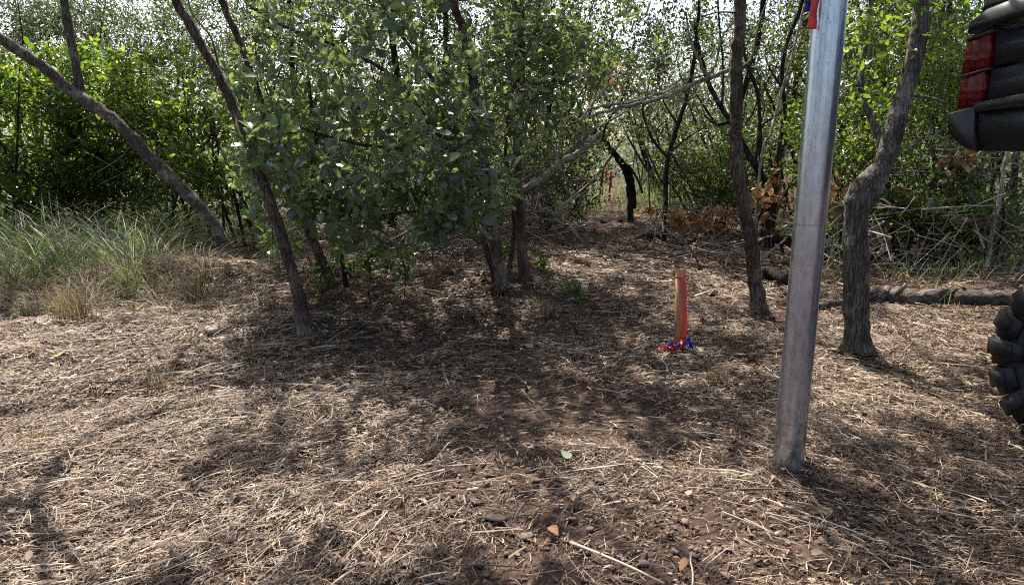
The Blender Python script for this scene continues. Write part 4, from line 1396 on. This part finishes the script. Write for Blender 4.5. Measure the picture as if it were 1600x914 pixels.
put_stalk(640, 752, .16, .45, 0, 'pale straight straw stalk in the bottom middle, upper of two parallel ones')
put_stalk(690, 765, .17, .32, 1, 'pale straight straw stalk in the bottom middle, lower of two parallel ones')
put_stalk(1210, 775, .22, .0, 4, 'brown twig lying flat left of the post base', name='stick')
put_stalk(190, 605, .32, .1, 6, 'grey stick lying in the sunlit straw at the left', name='stick')
put_stalk(1300, 830, .42, -.75, 0, 'long pale stalk slanting down right of the post')
put_stalk(960, 890, .3, -.8, 1, 'long pale stalk at the bottom edge of the middle')
for k in range(110):
    px, py = rng.uniform(10, 1590), 500 + 405 * rng.random() ** .8
    if 880 < px < 1060 and 600 < py < 700:
        continue
    rg = region(px, py)
    dk = k % 8 in (4, 6)
    a = (.6 if px < 700 else -.6 if px > 1150 else 0) + rng.normal(0, .7)
    put_stalk(px, py, rng.uniform(.06, .17), a, k, ('dark thin stick lying ' if dk else 'pale dry stalk lying ') + rg,
              ('dark sticks ' if dk else 'pale stalks ') + rg, 'stick' if dk else 'stalk')

# fallen leaves
M['fresh'] = leaf_mat('fallen green leaf', [(0, (.10, .15, .05)), (1, (.20, .26, .12))], .3, (1.2, 1.2, .8), .5, .4)
M['yellow'] = leaf_mat('fallen yellow leaf', [(0, (.45, .26, .05)), (1, (.55, .42, .14))], .3, (1.2, 1.1, .7), .6, .3)
M['tan'] = leaf_mat('fallen tan leaf', [(0, (.24, .17, .11)), (1, (.50, .42, .32))], .25, (1.1, 1.0, .9), .7, .3)
M['orange'] = leaf_mat('fallen orange leaf', [(0, (.22, .10, .045)), (1, (.32, .17, .08))], .25, (1.2, 1.0, .7), .7, .3)
fl_me = {}
for nm in ('fresh', 'yellow', 'tan', 'orange'):
    fl_me[nm] = [Geo().add(T_BIG[0] * np.array([1, rng.uniform(.8, 1.3), rng.uniform(-1.5, 2.2)]) - np.array([.5, 0, 0]), T_BIG[1], None, np.float32(rng.random())).mesh('fallen_leaf', M[nm], True) for _ in range(3)]


def put_leaf(px, py, L, kind_, label, group=None, a=None):
    p = gp(px, py)
    o_ = bpy.data.objects.new('fallen_leaf', fl_me[kind_][int(rng.integers(3))])
    col.objects.link(o_)
    o_.location = (p[0], p[1], p[2] + .030)
    o_.scale = (L,) * 3
    o_.rotation_euler = (rng.normal(0, .35), rng.normal(0, .25), rng.random() * 6.28 if a is None else a)
    return tag(o_, label, 'leaf', group)


put_leaf(884, 722, .05, 'fresh', 'green leaf lying on the soil in the bottom middle', a=-.9)
put_leaf(1160, 645, .05, 'fresh', 'pale green leaf lying left of the post', a=-.1)
put_leaf(728, 648, .04, 'fresh', 'green leaf lying in the shaded straw in the middle')
put_leaf(690, 650, .035, 'fresh', 'smaller pale green leaf left of the green one in the shaded straw')
put_leaf(92, 563, .08, 'yellow', 'yellow leaf in the sunlit straw at the left edge, right one of two')
put_leaf(52, 558, .07, 'yellow', 'yellow leaf in the sunlit straw at the left edge, left one of two')
put_leaf(552, 690, .055, 'tan', 'curled tan leaf left of the middle in the straw')
put_leaf(865, 842, .05, 'orange', 'curled orange leaf at the bottom middle')
put_leaf(1066, 898, .04, 'orange', 'small orange leaf at the bottom edge')
put_leaf(1213, 808, .03, 'orange', 'small orange scrap left below the post base')
put_leaf(1076, 782, .045, 'tan', 'pale leaf on the bare soil left of the post base')
put_leaf(450, 560, .09, 'fresh', 'pale green leaf right below the slender trunk')
put_leaf(316, 548, .09, 'fresh', 'green leaf in the straw left of the slender trunk')
for k in range(60):
    px, py = rng.uniform(20, 1580), 455 + 440 * rng.random() ** 1.2
    kd = ('tan', 'tan', 'orange', 'tan', 'fresh', 'tan', 'tan', 'tan', 'fresh', 'tan')[k % 10]
    if kd == 'fresh' and not (400 < px < 900 and py < 640):
        kd = 'tan'
    rg = region(px, py)
    wd = {'tan': 'pale dry fallen leaf', 'orange': 'rust brown fallen leaf', 'fresh': 'dull green fallen leaf'}[kd]
    put_leaf(px, py, rng.uniform(.022, .042) * (1 if py > 600 else 1.4), kd, wd + ' ' + rg, wd.replace('leaf', 'leaves ') + rg)

# ------------------------------------------------------------------ galvanized post
def galvanized():
    m, nt, bs, out = new_mat('galvanized steel')
    v = nt.nodes.new('ShaderNodeTexVoronoi')
    v.inputs['Scale'].default_value = 70
    vec = coords(nt, (1, 1, .35))
    nt.links.new(vec, v.inputs['Vector'])
    n1 = noise(nt, 6, 5, .65, coords(nt, (2.5, 2.5, .35)))
    n2 = noise(nt, 160, 2, .5, coords(nt, (1, 1, .5)))
    c = ramp(nt, [(.25, (.35, .375, .40)), (.5, (.50, .53, .56)), (.75, (.62, .65, .68))], n1)
    c = mixc(nt, .5, c, ramp(nt, [(0, (.62, .62, .62)), (.7, (1.2, 1.2, 1.2))], v.outputs['Distance']), 'MULTIPLY')
    spots = ramp(nt, [(.30, (.35, .35, .35)), (.36, (1, 1, 1))], n2)
    c = mixc(nt, .5, c, spots, 'MULTIPLY')
    sc_ = noise(nt, 1, 3, .8, coords(nt, (14, 14, 60)))
    c = mixc(nt, .45, c, ramp(nt, [(.28, (.45, .45, .45)), (.34, (1, 1, 1))], sc_), 'MULTIPLY')
    # two faint rings drawn round the post
    tc = nt.nodes.new('ShaderNodeTexCoord')
    sep = nt.nodes.new('ShaderNodeSeparateXYZ')
    nt.links.new(tc.outputs['Object'], sep.inputs[0])
    for z0 in (RING1, RING2):
        a_ = nt.nodes.new('ShaderNodeMath'); a_.operation = 'SUBTRACT'; a_.inputs[1].default_value = z0
        nt.links.new(sep.outputs['Z'], a_.inputs[0])
        b__ = nt.nodes.new('ShaderNodeMath'); b__.operation = 'ABSOLUTE'
        nt.links.new(a_.outputs[0], b__.inputs[0])
        d__ = nt.nodes.new('ShaderNodeMath'); d__.operation = 'LESS_THAN'; d__.inputs[1].default_value = .0028
        nt.links.new(b__.outputs[0], d__.inputs[0])
        e__ = nt.nodes.new('ShaderNodeMath'); e__.operation = 'MULTIPLY'; e__.inputs[1].default_value = .28
        nt.links.new(d__.outputs[0], e__.inputs[0])
        c = mixc(nt, e__.outputs[0], c, (.13, .14, .15))
    # dried mud near the foot
    mz = nt.nodes.new('ShaderNodeMapRange')
    mz.inputs['From Min'].default_value, mz.inputs['From Max'].default_value = .34, .0
    nt.links.new(sep.outputs['Z'], mz.inputs['Value'])
    mn = nt.nodes.new('ShaderNodeMath'); mn.operation = 'MULTIPLY'
    nt.links.new(mz.outputs[0], mn.inputs[0])
    nt.links.new(ramp(nt, [(.45, (0, 0, 0)), (.62, (1, 1, 1))], noise(nt, 38, 5, .7, coords(nt, (1, 1, .6)))), mn.inputs[1])
    c = mixc(nt, mn.outputs[0], c, (.16, .12, .09))
    nt.links.new(c, bs.inputs['Base Color'])
    bs.inputs['Metallic'].default_value = .82
    rr_ = ramp(nt, [(.3, (.20,) * 3), (.7, (.34,) * 3)], n1)
    nt.links.new(rr_, bs.inputs['Roughness'])
    streak = noise(nt, 1, 4, .6, coords(nt, (55, 55, .8)))
    bump(nt, bs, streak, .25, .004)
    return m


pb = gp(1231, 728)
top_ = at(1306, -90, pb[1] - .02)
PR = stem_radius(45, pb[1] + .12)
RING1 = float(at(1268, 338, pb[1])[2] - pb[2])
RING2 = float(at(1238, 645, pb[1])[2] - pb[2])
ax = top_ - pb
pts = [pb - ax * .03 + (0 * ax)] + [pb + ax * t_ for t_ in np.linspace(0, 1, 24)] + [pb + ax * 1.25]
post = thing('galvanized_post', 'tall galvanized steel post standing in the straw at the right', 'post', pb)
tube(Geo(), np.array(pts), PR, 40).obj('pipe', galvanized(), post, smooth=True)
pe = pb + ax * 1.25
cap_ = Geo()
tube(cap_, [pe, pe + unit(ax) * .02, pe + unit(ax) * .035, pe + unit(ax) * .042], np.array([1.05, 1.05, .7, .15]) * PR, 32)
cap_.obj('cap', M['bark_pale'] if False else plain_mat('cap metal', (.45, .46, .48), .45, .9), post, smooth=True)


def ribbon_mesh(pts, w, wdir, thick=.0006, wav=.1):
    """a strip of tape along pts"""
    n_ = len(pts) * 5
    p = spline(pts, n_)
    wd = np.broadcast_to(unit(np.asarray(wdir, float)), (n_, 3)) + rng.normal(0, wav * .2, (n_, 3))
    s_ = np.sin(np.linspace(0, 9, n_))[:, None] * wav
    t_ = unit(np.gradient(p, axis=0))
    wd = unit(wd + np.cross(t_, wd) * s_)
    nn = unit(np.cross(t_, wd)) * thick
    V = np.stack([p - wd * w / 2 - nn, p + wd * w / 2 - nn, p + wd * w / 2 + nn, p - wd * w / 2 + nn], 1).reshape(-1, 3)
    f = []
    for i in range(n_ - 1):
        for j in range(4):
            f.append((4 * i + j, 4 * i + (j + 1) % 4, 4 * i + 4 + (j + 1) % 4, 4 * i + 4 + j))
    f += [(3, 2, 1, 0), (4 * n_ - 4, 4 * n_ - 3, 4 * n_ - 2, 4 * n_ - 1)]
    return Geo().add(V, f)


M['tape_red'] = leaf_mat('red plastic tape', [(0, (.85, .09, .06)), (1, (.85, .09, .06))], .35, (1.1, 1.1, 1.1), .32, .5)
M['tape_pink'] = leaf_mat('pink plastic tape', [(0, (.9, .17, .14)), (1, (.9, .17, .14))], .35, (1.1, 1.1, 1.1), .32, .5)
M['tape_blue'] = leaf_mat('blue plastic tape', [(0, (.015, .085, .62)), (1, (.015, .085, .62))], .3, (1.1, 1.1, 1.1), .32, .5)
Yr = pb[1] - .02
rb = thing('flagging_ribbon', 'blue and red flagging ribbon tied round the top of the galvanized post', 'ribbon', at(1280, -30, Yr))
kt = at(1284, -32, Yr)
axu = unit(ax)
cen = pb + ax * ((kt[2] - pb[2]) / ax[2])
ringp = [cen + PR * 1.04 * (math.cos(a_) * np.array([1, 0, 0]) + math.sin(a_) * np.array([0, 1, 0])) for a_ in np.linspace(0, 2 * math.pi, 25)]
ribbon_mesh(ringp, .022, axu, wav=0).obj('loop', M['tape_blue'], rb)
ribbon_mesh([at(1278, -34, Yr), at(1270, -10, Yr - .01), at(1268, 4, Yr), at(1263, 19, Yr + .01)], .030, (1, .6, .3), wav=.25).obj('blue_tail', M['tape_blue'], rb)
ribbon_mesh([at(1278, -34, Yr - .02), at(1274, 0, Yr - .03), at(1270, 25, Yr - .03), at(1269, 46, Yr - .03)], .030, (1, .4, .1), wav=.15).obj('red_tail', M['tape_red'], rb)

# ------------------------------------------------------------------ survey stake and its ribbons
sb = gp(1060, 545)
Ys = sb[1]
wood_m, nt, bs, out = new_mat('stake wood')
n1 = noise(nt, 1, 5, .65, coords(nt, (110, 110, 5)))
nt.links.new(ramp(nt, [(.3, (.32, .135, .05)), (.55, (.52, .25, .10)), (.75, (.62, .35, .17))], n1), bs.inputs['Base Color'])
bs.inputs['Roughness'].default_value = .8
bump(nt, bs, n1, .4, .003)
tp = at(1064, 421, Ys)
w_ = .019
v = []
for (c_, zz) in ((sb - np.array([0, 0, .05]), 0), (tp, 0)):
    for (dx, dy) in ((-1, -1), (1, -1), (1, 1), (-1, 1)):
        ca, sa = math.cos(.35), math.sin(.35)
        v.append(c_ + np.array([(dx * ca - dy * sa) * w_, (dx * sa + dy * ca) * w_, 0]))
stake = Geo().add(v, [(3, 2, 1, 0), (4, 5, 6, 7), (0, 1, 5, 4), (1, 2, 6, 5), (2, 3, 7, 6), (3, 0, 4, 7)]).obj('wooden_stake', wood_m)
tag(stake, 'short square wooden survey stake standing on the trail in front', 'stake')
rb = thing('pink_ribbon', 'pink flagging ribbon tied round the stake and hanging down its right side', 'ribbon', at(1066, 435, Ys))
c1 = at(1064, 433, Ys)
lp = [c1 + .0285 * np.array([math.cos(a_), math.sin(a_), 0]) for a_ in np.linspace(0, 2 * math.pi, 17)]
ribbon_mesh(lp, .010, (0, 0, 1), wav=0).obj('loop', M['tape_red'], rb)
Yq = Ys - .035
ribbon_mesh([at(1067, 433, Yq), at(1069, 450, Yq), at(1070, 480, Yq), at(1071, 505, Yq), at(1069, 530, Yq)], .030, (1, .55, 0), wav=.12).obj('tail', M['tape_pink'], rb)
ribbon_mesh([at(1068, 432, Yq), at(1073, 430, Yq), at(1077, 434, Yq)], .008, (.2, 0, 1), wav=.3).obj('knot', M['tape_red'], rb)
rb = thing('blue_ribbon', 'blue flagging ribbon hanging down the left side of the stake', 'ribbon', at(1056, 487, Ys))
Yq = Ys + .015
ribbon_mesh([at(1063, 440, Ys + .03), at(1059, 465, Yq + .01), at(1057, 487, Yq), at(1056, 510, Yq), at(1056, 530, Yq)], .026, (1, .5, 0), wav=.12).obj('tail', M['tape_blue'], rb)
rb = thing('crumpled_ribbon', 'crumpled red and blue flagging ribbon in a heap at the foot of the stake', 'ribbon', gp(1056, 548))
crm = [('tape_pink', [(1025, 548), (1036, 545), (1044, 541)]), ('tape_blue', [(1037, 546), (1042, 541), (1048, 544)]), ('tape_red', [(1040, 548), (1046, 543), (1051, 545)]),
       ('tape_blue', [(1052, 545), (1056, 541), (1062, 546)]), ('tape_red', [(1056, 542), (1062, 537), (1067, 544)]), ('tape_pink', [(1058, 547), (1064, 545), (1068, 548)]),
       ('tape_blue', [(1066, 538), (1071, 533), (1076, 542)]), ('tape_blue', [(1070, 546), (1076, 541), (1080, 548)]), ('tape_red', [(1046, 549), (1052, 548), (1057, 550)])]
for i, (mt, pl) in enumerate(crm):
    q = [gp(a_, 548) + np.array([0, rng.uniform(-.07, -.02), .012 + max(0, (548 - b__)) * .0034 + (.012 if j == 1 else 0)]) for j, (a_, b__) in enumerate(pl)]
    ribbon_mesh(q, .034, (rng.normal(0, .5), 1, rng.normal(0, .8)), wav=.9).obj('red_strip' if mt != 'tape_blue' else 'blue_strip', M[mt], rb)

# the thin red stakes at the far end of the trail
M['stake_red'] = plain_mat('red painted wood', (.42, .055, .035), .6)
for (px, py, tpx, tpy, w, lb) in [(952, 312, 954, 268, 3.6, 'thin red survey stake at the far end of the trail'), (946, 297, 947, 262, 2.6, 'farthest red stake, small, behind the thin red one')]:
    p = gp(px, py)
    e_ = at(tpx, tpy, p[1])
    G_ = tube(Geo(), [p - np.array([0, 0, .05]), (p + e_) / 2, e_], stem_radius(w, p[1]), 6)
    st = thing('red_stake', lb, 'stake', p)
    G_.obj('shaft', M['stake_red'], st)
    ribbon_mesh([e_ + np.array([0, -.03, -.02]), e_ + np.array([.02, -.04, -.15]), e_ + np.array([.01, -.04, -.32])], .035, (1, .3, 0), wav=.3).obj('ribbon', M['tape_red'], st)

# ------------------------------------------------------------------ black utility vehicle at the right edge
M['plastic'] = plain_mat('black plastic', (.012, .0125, .014), .36, 0, .5, .3, 30, 0)
M['plastic_grey'] = plain_mat('dark grey panel', (.020, .022, .026), .30, 0, .5, .2, 30, 0)
M['rubber'] = plain_mat('tyre rubber', (.014, .0135, .013), .65, 0, .4, .5, 25, 0)
M['rim'] = plain_mat('black rim', (.03, .03, .032), .35, .7)
lens_m, nt, bs, out = new_mat('red tail lens')
vv_ = nt.nodes.new('ShaderNodeTexVoronoi')
vv_.inputs['Scale'].default_value = 34
vv_.inputs['Randomness'].default_value = .25
nt.links.new(coords(nt), vv_.inputs['Vector'])
bump(nt, bs, vv_.outputs['Distance'], .5, .01)
nt.links.new(ramp(nt, [(.0, (.22, .007, .007)), (.5, (.09, .003, .003)), (1, (.04, .001, .002))], vv_.outputs['Distance']), bs.inputs['Base Color'])
bs.inputs['Roughness'].default_value = .3
bs.inputs['Specular IOR Level'].default_value = .3
VC = np.array([1.80, 3.05])
fd = unit(np.array([.35, -.94]))                   # along the flank, rear to front
fn = np.array([-fd[1] * -1, fd[0] * -1])           # outwards from the flank, towards the camera's left
fn = np.array([-.94, -.35]) / math.hypot(.94, .35)


def on_flank(px, py, out_=0.0):
    """pixel -> (u along the flank, z) on the vehicle's side plane"""
    d = ray(px, py)
    o0 = VC + fn * out_
    k = (o0 @ fn) / (d[:2] @ fn)
    P = np.array([0, 0, H]) + d * k
    return np.array([(P[:2] - o0) @ fd, P[2]])


def vpt(u, z, out_=0.0):
    q = VC + fd * u + fn * out_
    return np.array([q[0], q[1], z])


veh = thing('utility_vehicle', 'black off road utility vehicle with red tail light, cut by the right edge', 'vehicle', vpt(1.2, 0, -.7))


def slab(name, uz, o_out, o_in, mat, parent=veh, bev=.008):
    """a panel with outline uz on the side plane, from o_out to o_in across the vehicle"""
    uz = np.asarray(uz, float)
    n_ = len(uz)
    cen_ = uz.mean(0)
    ins = cen_ + (uz - cen_) * (1 - bev / np.maximum(np.linalg.norm(uz - cen_, axis=1, keepdims=True), .02))
    rings = [(ins, o_out), (uz, o_out - bev), (uz, o_in)]
    V = np.vstack([[vpt(u, z, oo) for u, z in R_] for R_, oo in rings] + [[vpt(*cen_, o_out)], [vpt(*cen_, o_in)]])
    f4, f3 = [], []
    for r_ in range(2):
        for j in range(n_):
            k = (j + 1) % n_
            f4.append((r_ * n_ + j, r_ * n_ + k, (r_ + 1) * n_ + k, (r_ + 1) * n_ + j))
    for j in range(n_):
        k = (j + 1) % n_
        f3.append((k, j, 3 * n_))
        f3.append((2 * n_ + j, 2 * n_ + k, 3 * n_ + 1))
    g_ = Geo().add(V, f4, f3)
    loc = Vector((0, 0, 0))
    o_ = bpy.data.objects.new(name, g_.mesh(name, mat))
    col.objects.link(o_)
    o_.parent = parent
    o_.location = -Vector(veh.location) if parent == veh else Vector((0, 0, 0))
    return o_


def U(pts, out_=0.0):
    return [on_flank(x, y, out_) for x, y in pts]


WID = 1.45
bot = on_flank(1560, 237)[1]
fr = 2.5
# lower bumper and its end piece
zb, zt = bot, on_flank(1600, 150)[1]
slab('bumper_end', U([(1496, 178), (1541, 166), (1537, 205), (1543, 236), (1530, 235), (1512, 225), (1496, 207)]), .06, -WID - .06, M['plastic'])
be = U([(1543, 165.5), (1540, 205), (1546, 237)])
slab('bumper', [be[0], be[1], be[2], (fr * .36, bot), (fr * .36, be[0][1] + .10)], .05, -WID - .05, M['plastic'])
# the step in the bumper's top: a lighter ledge
le = U([(1540, 163), (1545, 176)])
slab('bumper_ledge', [le[0], le[1], (fr * .36, le[1][1] + .05), (fr * .36, le[0][1] + .10)], .075, .02, M['plastic_grey'])
# tail lights
tl1 = slab('tail_light', U([(1523, 66), (1561, 53), (1557, 106), (1513, 119)]), .045, -.12, lens_m)
tl2 = slab('tail_light', U([(1513, 125), (1553, 111), (1546, 163), (1506, 171)]), .045, -.12, lens_m)
for nm, pl in (('light_divider', [(1511, 119.5), (1560, 106), (1558, 110), (1510, 124.5)]), ('light_trim', [(1522, 61), (1566, 45), (1563, 53), (1521, 66.5)])):
    slab(nm, U(pl), .048, -.10, M['plastic_grey'])
# side panels with their steps
a1, a2, a3 = U([(1563, 52), (1559, 104), (1556, 110)])
b2 = U([(1548, 162)])[0]
slab('upper_side_panel', [a1, a2, (fr, a2[1] + .16), (fr, a1[1] + .22)], .03, -WID - .03, M['plastic_grey'])
slab('lower_side_panel', [a3, b2, (fr, b2[1] + .12), (fr, a3[1] + .16)], .03, -WID - .03, M['plastic_grey'])
c0 = U([(1530, 55), (1532, 38), (1560, 18), (1600, 2)])
slab('bed_rail', [c0[0], c0[1], c0[2], c0[3], (fr * .5, c0[3][1] + .12), (fr * .5, c0[3][1] + .02), U([(1600, 30)])[0]], .07, -.10, M['plastic'])
slab('bed_rail', [c0[0], c0[1], c0[2], c0[3], (fr * .5, c0[3][1] + .12), (fr * .5, c0[3][1] + .02), U([(1600, 30)])[0]], -WID + .1, -WID - .07, M['plastic'])
d0 = U([(1547, 20), (1552, 4), (1575, -12), (1600, -22)])
slab('upper_rail', [d0[0], d0[1], d0[2], d0[3], (fr * .45, d0[3][1] + .05), (fr * .45, d0[3][1] - .03), U([(1600, -2)])[0]], .05, -.06, M['plastic'])
# floor, cab, hood and roof that lie outside the picture
slab('chassis', [(.45, bot - .1), (.45, bot + .05), (3.05, bot + .05), (3.05, bot - .30), (1.5, bot - .32)], -.3, -WID + .3, M['plastic'])
slab('cab_side', [(fr * .48, bot - .25), (fr * .48, bot + .35), (fr * .98, bot + .35), (fr * 1.0, bot - .25)], -.02, -WID + .02, M['plastic_grey'])
slab('hood', [(fr, bot - .12), (fr, bot + .28), (fr + .35, bot + .25), (fr + .75, bot + .08), (fr + .8, bot - .12)], -.05, -WID + .05, M['plastic_grey'])
slab('roof', [(fr * .48, bot + 1.1), (fr * .48, bot + 1.15), (fr * .9, bot + 1.17), (fr * .98, bot + 1.1)], 0, -WID, M['plastic'])
for oo in (-.06, -WID + .06):
    for uu, du in ((fr * .5, -.02), (fr * .97, -.18)):
        tube(Geo(), [vpt(uu, bot + .3, oo), vpt(uu + du / 2, bot + .7, oo), vpt(uu + du, bot + 1.12, oo)], .026, 8).obj('roof_post', M['plastic'], veh, smooth=True)


def wheel(u, out_, rad, width, side=1):
    """tyre with chunky lugs, and a rim; the axle runs across the vehicle"""
    c_ = vpt(u, rad, out_)
    c_[2] = float(th(c_[0], c_[1])) + rad - .012
    n3 = np.array([fn[0], fn[1], 0]) * side
    f3_ = np.array([fd[0], fd[1], 0])
    z3 = np.array([0, 0, 1.0])
    prof = [(.0, .55), (.10, .58), (.15, .66), (.13, .84), (.06, .915), (-.10, .925), (-.5, .925), (-.92, .915), (-1.0, .84), (-1.02, .66), (-.95, .58)]
    ns = 56
    V, Fq = [], []
    for i in range(ns):
        a_ = 2 * math.pi * i / ns
        rd = f3_ * math.cos(a_) + z3 * math.sin(a_)
        for (o_, r_) in prof:
            V.append(c_ + rd * r_ * rad + n3 * o_ * width)
    np_ = len(prof)
    for i in range(ns):
        for j in range(np_ - 1):
            k = (i + 1) % ns
            Fq.append((i * np_ + j, i * np_ + j + 1, k * np_ + j + 1, k * np_ + j))
    w0 = bpy.data.objects.new('wheel', None)
    col.objects.link(w0)
    w0.parent = veh
    w0.location = Vector(c_) - Vector(veh.location)
    gt_ = Geo().add(np.array(V) - c_, Fq)
    ty = bpy.data.objects.new('tyre', gt_.mesh('tyre', M['rubber'], True))
    col.objects.link(ty)
    ty.parent = w0
    # lugs: alternating long and short blocks that wrap over the shoulder
    nl_ = 17
    gl_ = Geo()

    def block(a0, a1, prof_in, prof_out, skew=0.0):
        vs = []
        for (o_, r_) in prof_in + prof_out:
            for a_ in (a0, a1):
                aa = a_ + skew * o_
                rd = f3_ * math.cos(aa) + z3 * math.sin(aa)
                vs.append(rd * r_ * rad + n3 * o_ * width)
        m_ = len(prof_in)
        fs = []
        for j in range(m_ - 1):
            fs.append((2 * j, 2 * j + 1, 2 * j + 3, 2 * j + 2))
            q = 2 * m_
            fs.append((q + 2 * j + 1, q + 2 * j, q + 2 * j + 2, q + 2 * j + 3))
            fs.append((2 * j, 2 * j + 2, q + 2 * j + 2, q + 2 * j))
            fs.append((2 * j + 3, 2 * j + 1, q + 2 * j + 1, q + 2 * j + 3))
        q = 2 * m_
        fs.append((1, 0, q, q + 1))
        fs.append((2 * m_ - 2, 2 * m_ - 1, q + 2 * m_ - 1, q + 2 * m_ - 2))
        gl_.add(np.array(vs), fs)

    for i in range(nl_):
        a0 = 2 * math.pi * i / nl_ + .05
        da = 2 * math.pi / nl_
        lng = i % 2 == 0
        lo = .60 if lng else .70
        sk = .06 if lng else .16
        # a shoulder lug is two stepped blocks: a broad foot and a narrower, higher crest
        block(a0, a0 + da * .80, [(.14, lo), (.12, .84), (.05, .91), (-.42, .92)], [(.20, lo + .02), (.22, .85), (.16, .955), (-.40, .965)], sk)
        block(a0 + da * .10, a0 + da * .58, [(.18, lo + .10), (.18, .86), (.10, .93), (-.42, .93)], [(.25, lo + .11), (.29, .87), (.20, 1.0), (-.38, 1.02)], sk)
        block(a0 + da * .62, a0 + da * .92, [(.14, .78), (.12, .86), (.05, .92), (-.30, .92)], [(.19, .79), (.20, .87), (.12, .985), (-.28, .99)], sk)
        block(a0 + da * .45, a0 + da * 1.06, [(-1.0, lo), (-.98, .86), (-.9, .915), (-.46, .92)], [(-1.07, lo + .01), (-1.08, .88), (-1.0, .985), (-.48, 1.0)], -.05)
    lg = bpy.data.objects.new('tread_lugs', gl_.mesh('tread_lugs', M['rubber']))
    col.objects.link(lg)
    lg.parent = w0
    gr = Geo()
    Vr, Fr, Fr3 = [], [], []
    pr = [(.02, .57), (.06, .55), (.02, .50), (-.25, .44), (-.28, .2), (-.2, .12), (-.2, .0)]
    for i in range(32):
        a_ = 2 * math.pi * i / 32
        rd = f3_ * math.cos(a_) + z3 * math.sin(a_)
        for (o_, r_) in pr:
            Vr.append(rd * max(r_, .001) * rad + n3 * o_ * width)
    for i in range(32):
        for j in range(len(pr) - 1):
            k = (i + 1) % 32
            Fr.append((i * len(pr) + j, i * len(pr) + j + 1, k * len(pr) + j + 1, k * len(pr) + j))
    gr.add(np.array(Vr), Fr)
    rm = bpy.data.objects.new('rim', gr.mesh('rim', M['rim'], True))
    col.objects.link(rm)
    rm.parent = w0


WR, WU = .345, .60
for (u_, s_) in ((WU, 1), (WU + 2.1, 1)):
    wheel(u_, .0, WR, .24, 1)
    wheel(u_, -WID, WR, .24, -1)
    tube(Geo(), [vpt(u_, WR, -.2), vpt(u_, WR + .01, -WID / 2), vpt(u_, WR, -WID + .2)], .035, 8).obj('axle', M['rim'], veh, smooth=True)
    for oo in (-.3, -WID + .3):
        tube(Geo(), [vpt(u_, WR, oo), vpt(u_, (WR + bot) / 2, oo - .01), vpt(u_, bot - .02, oo)], .03, 8).obj('shock_absorber', M['rim'], veh, smooth=True)
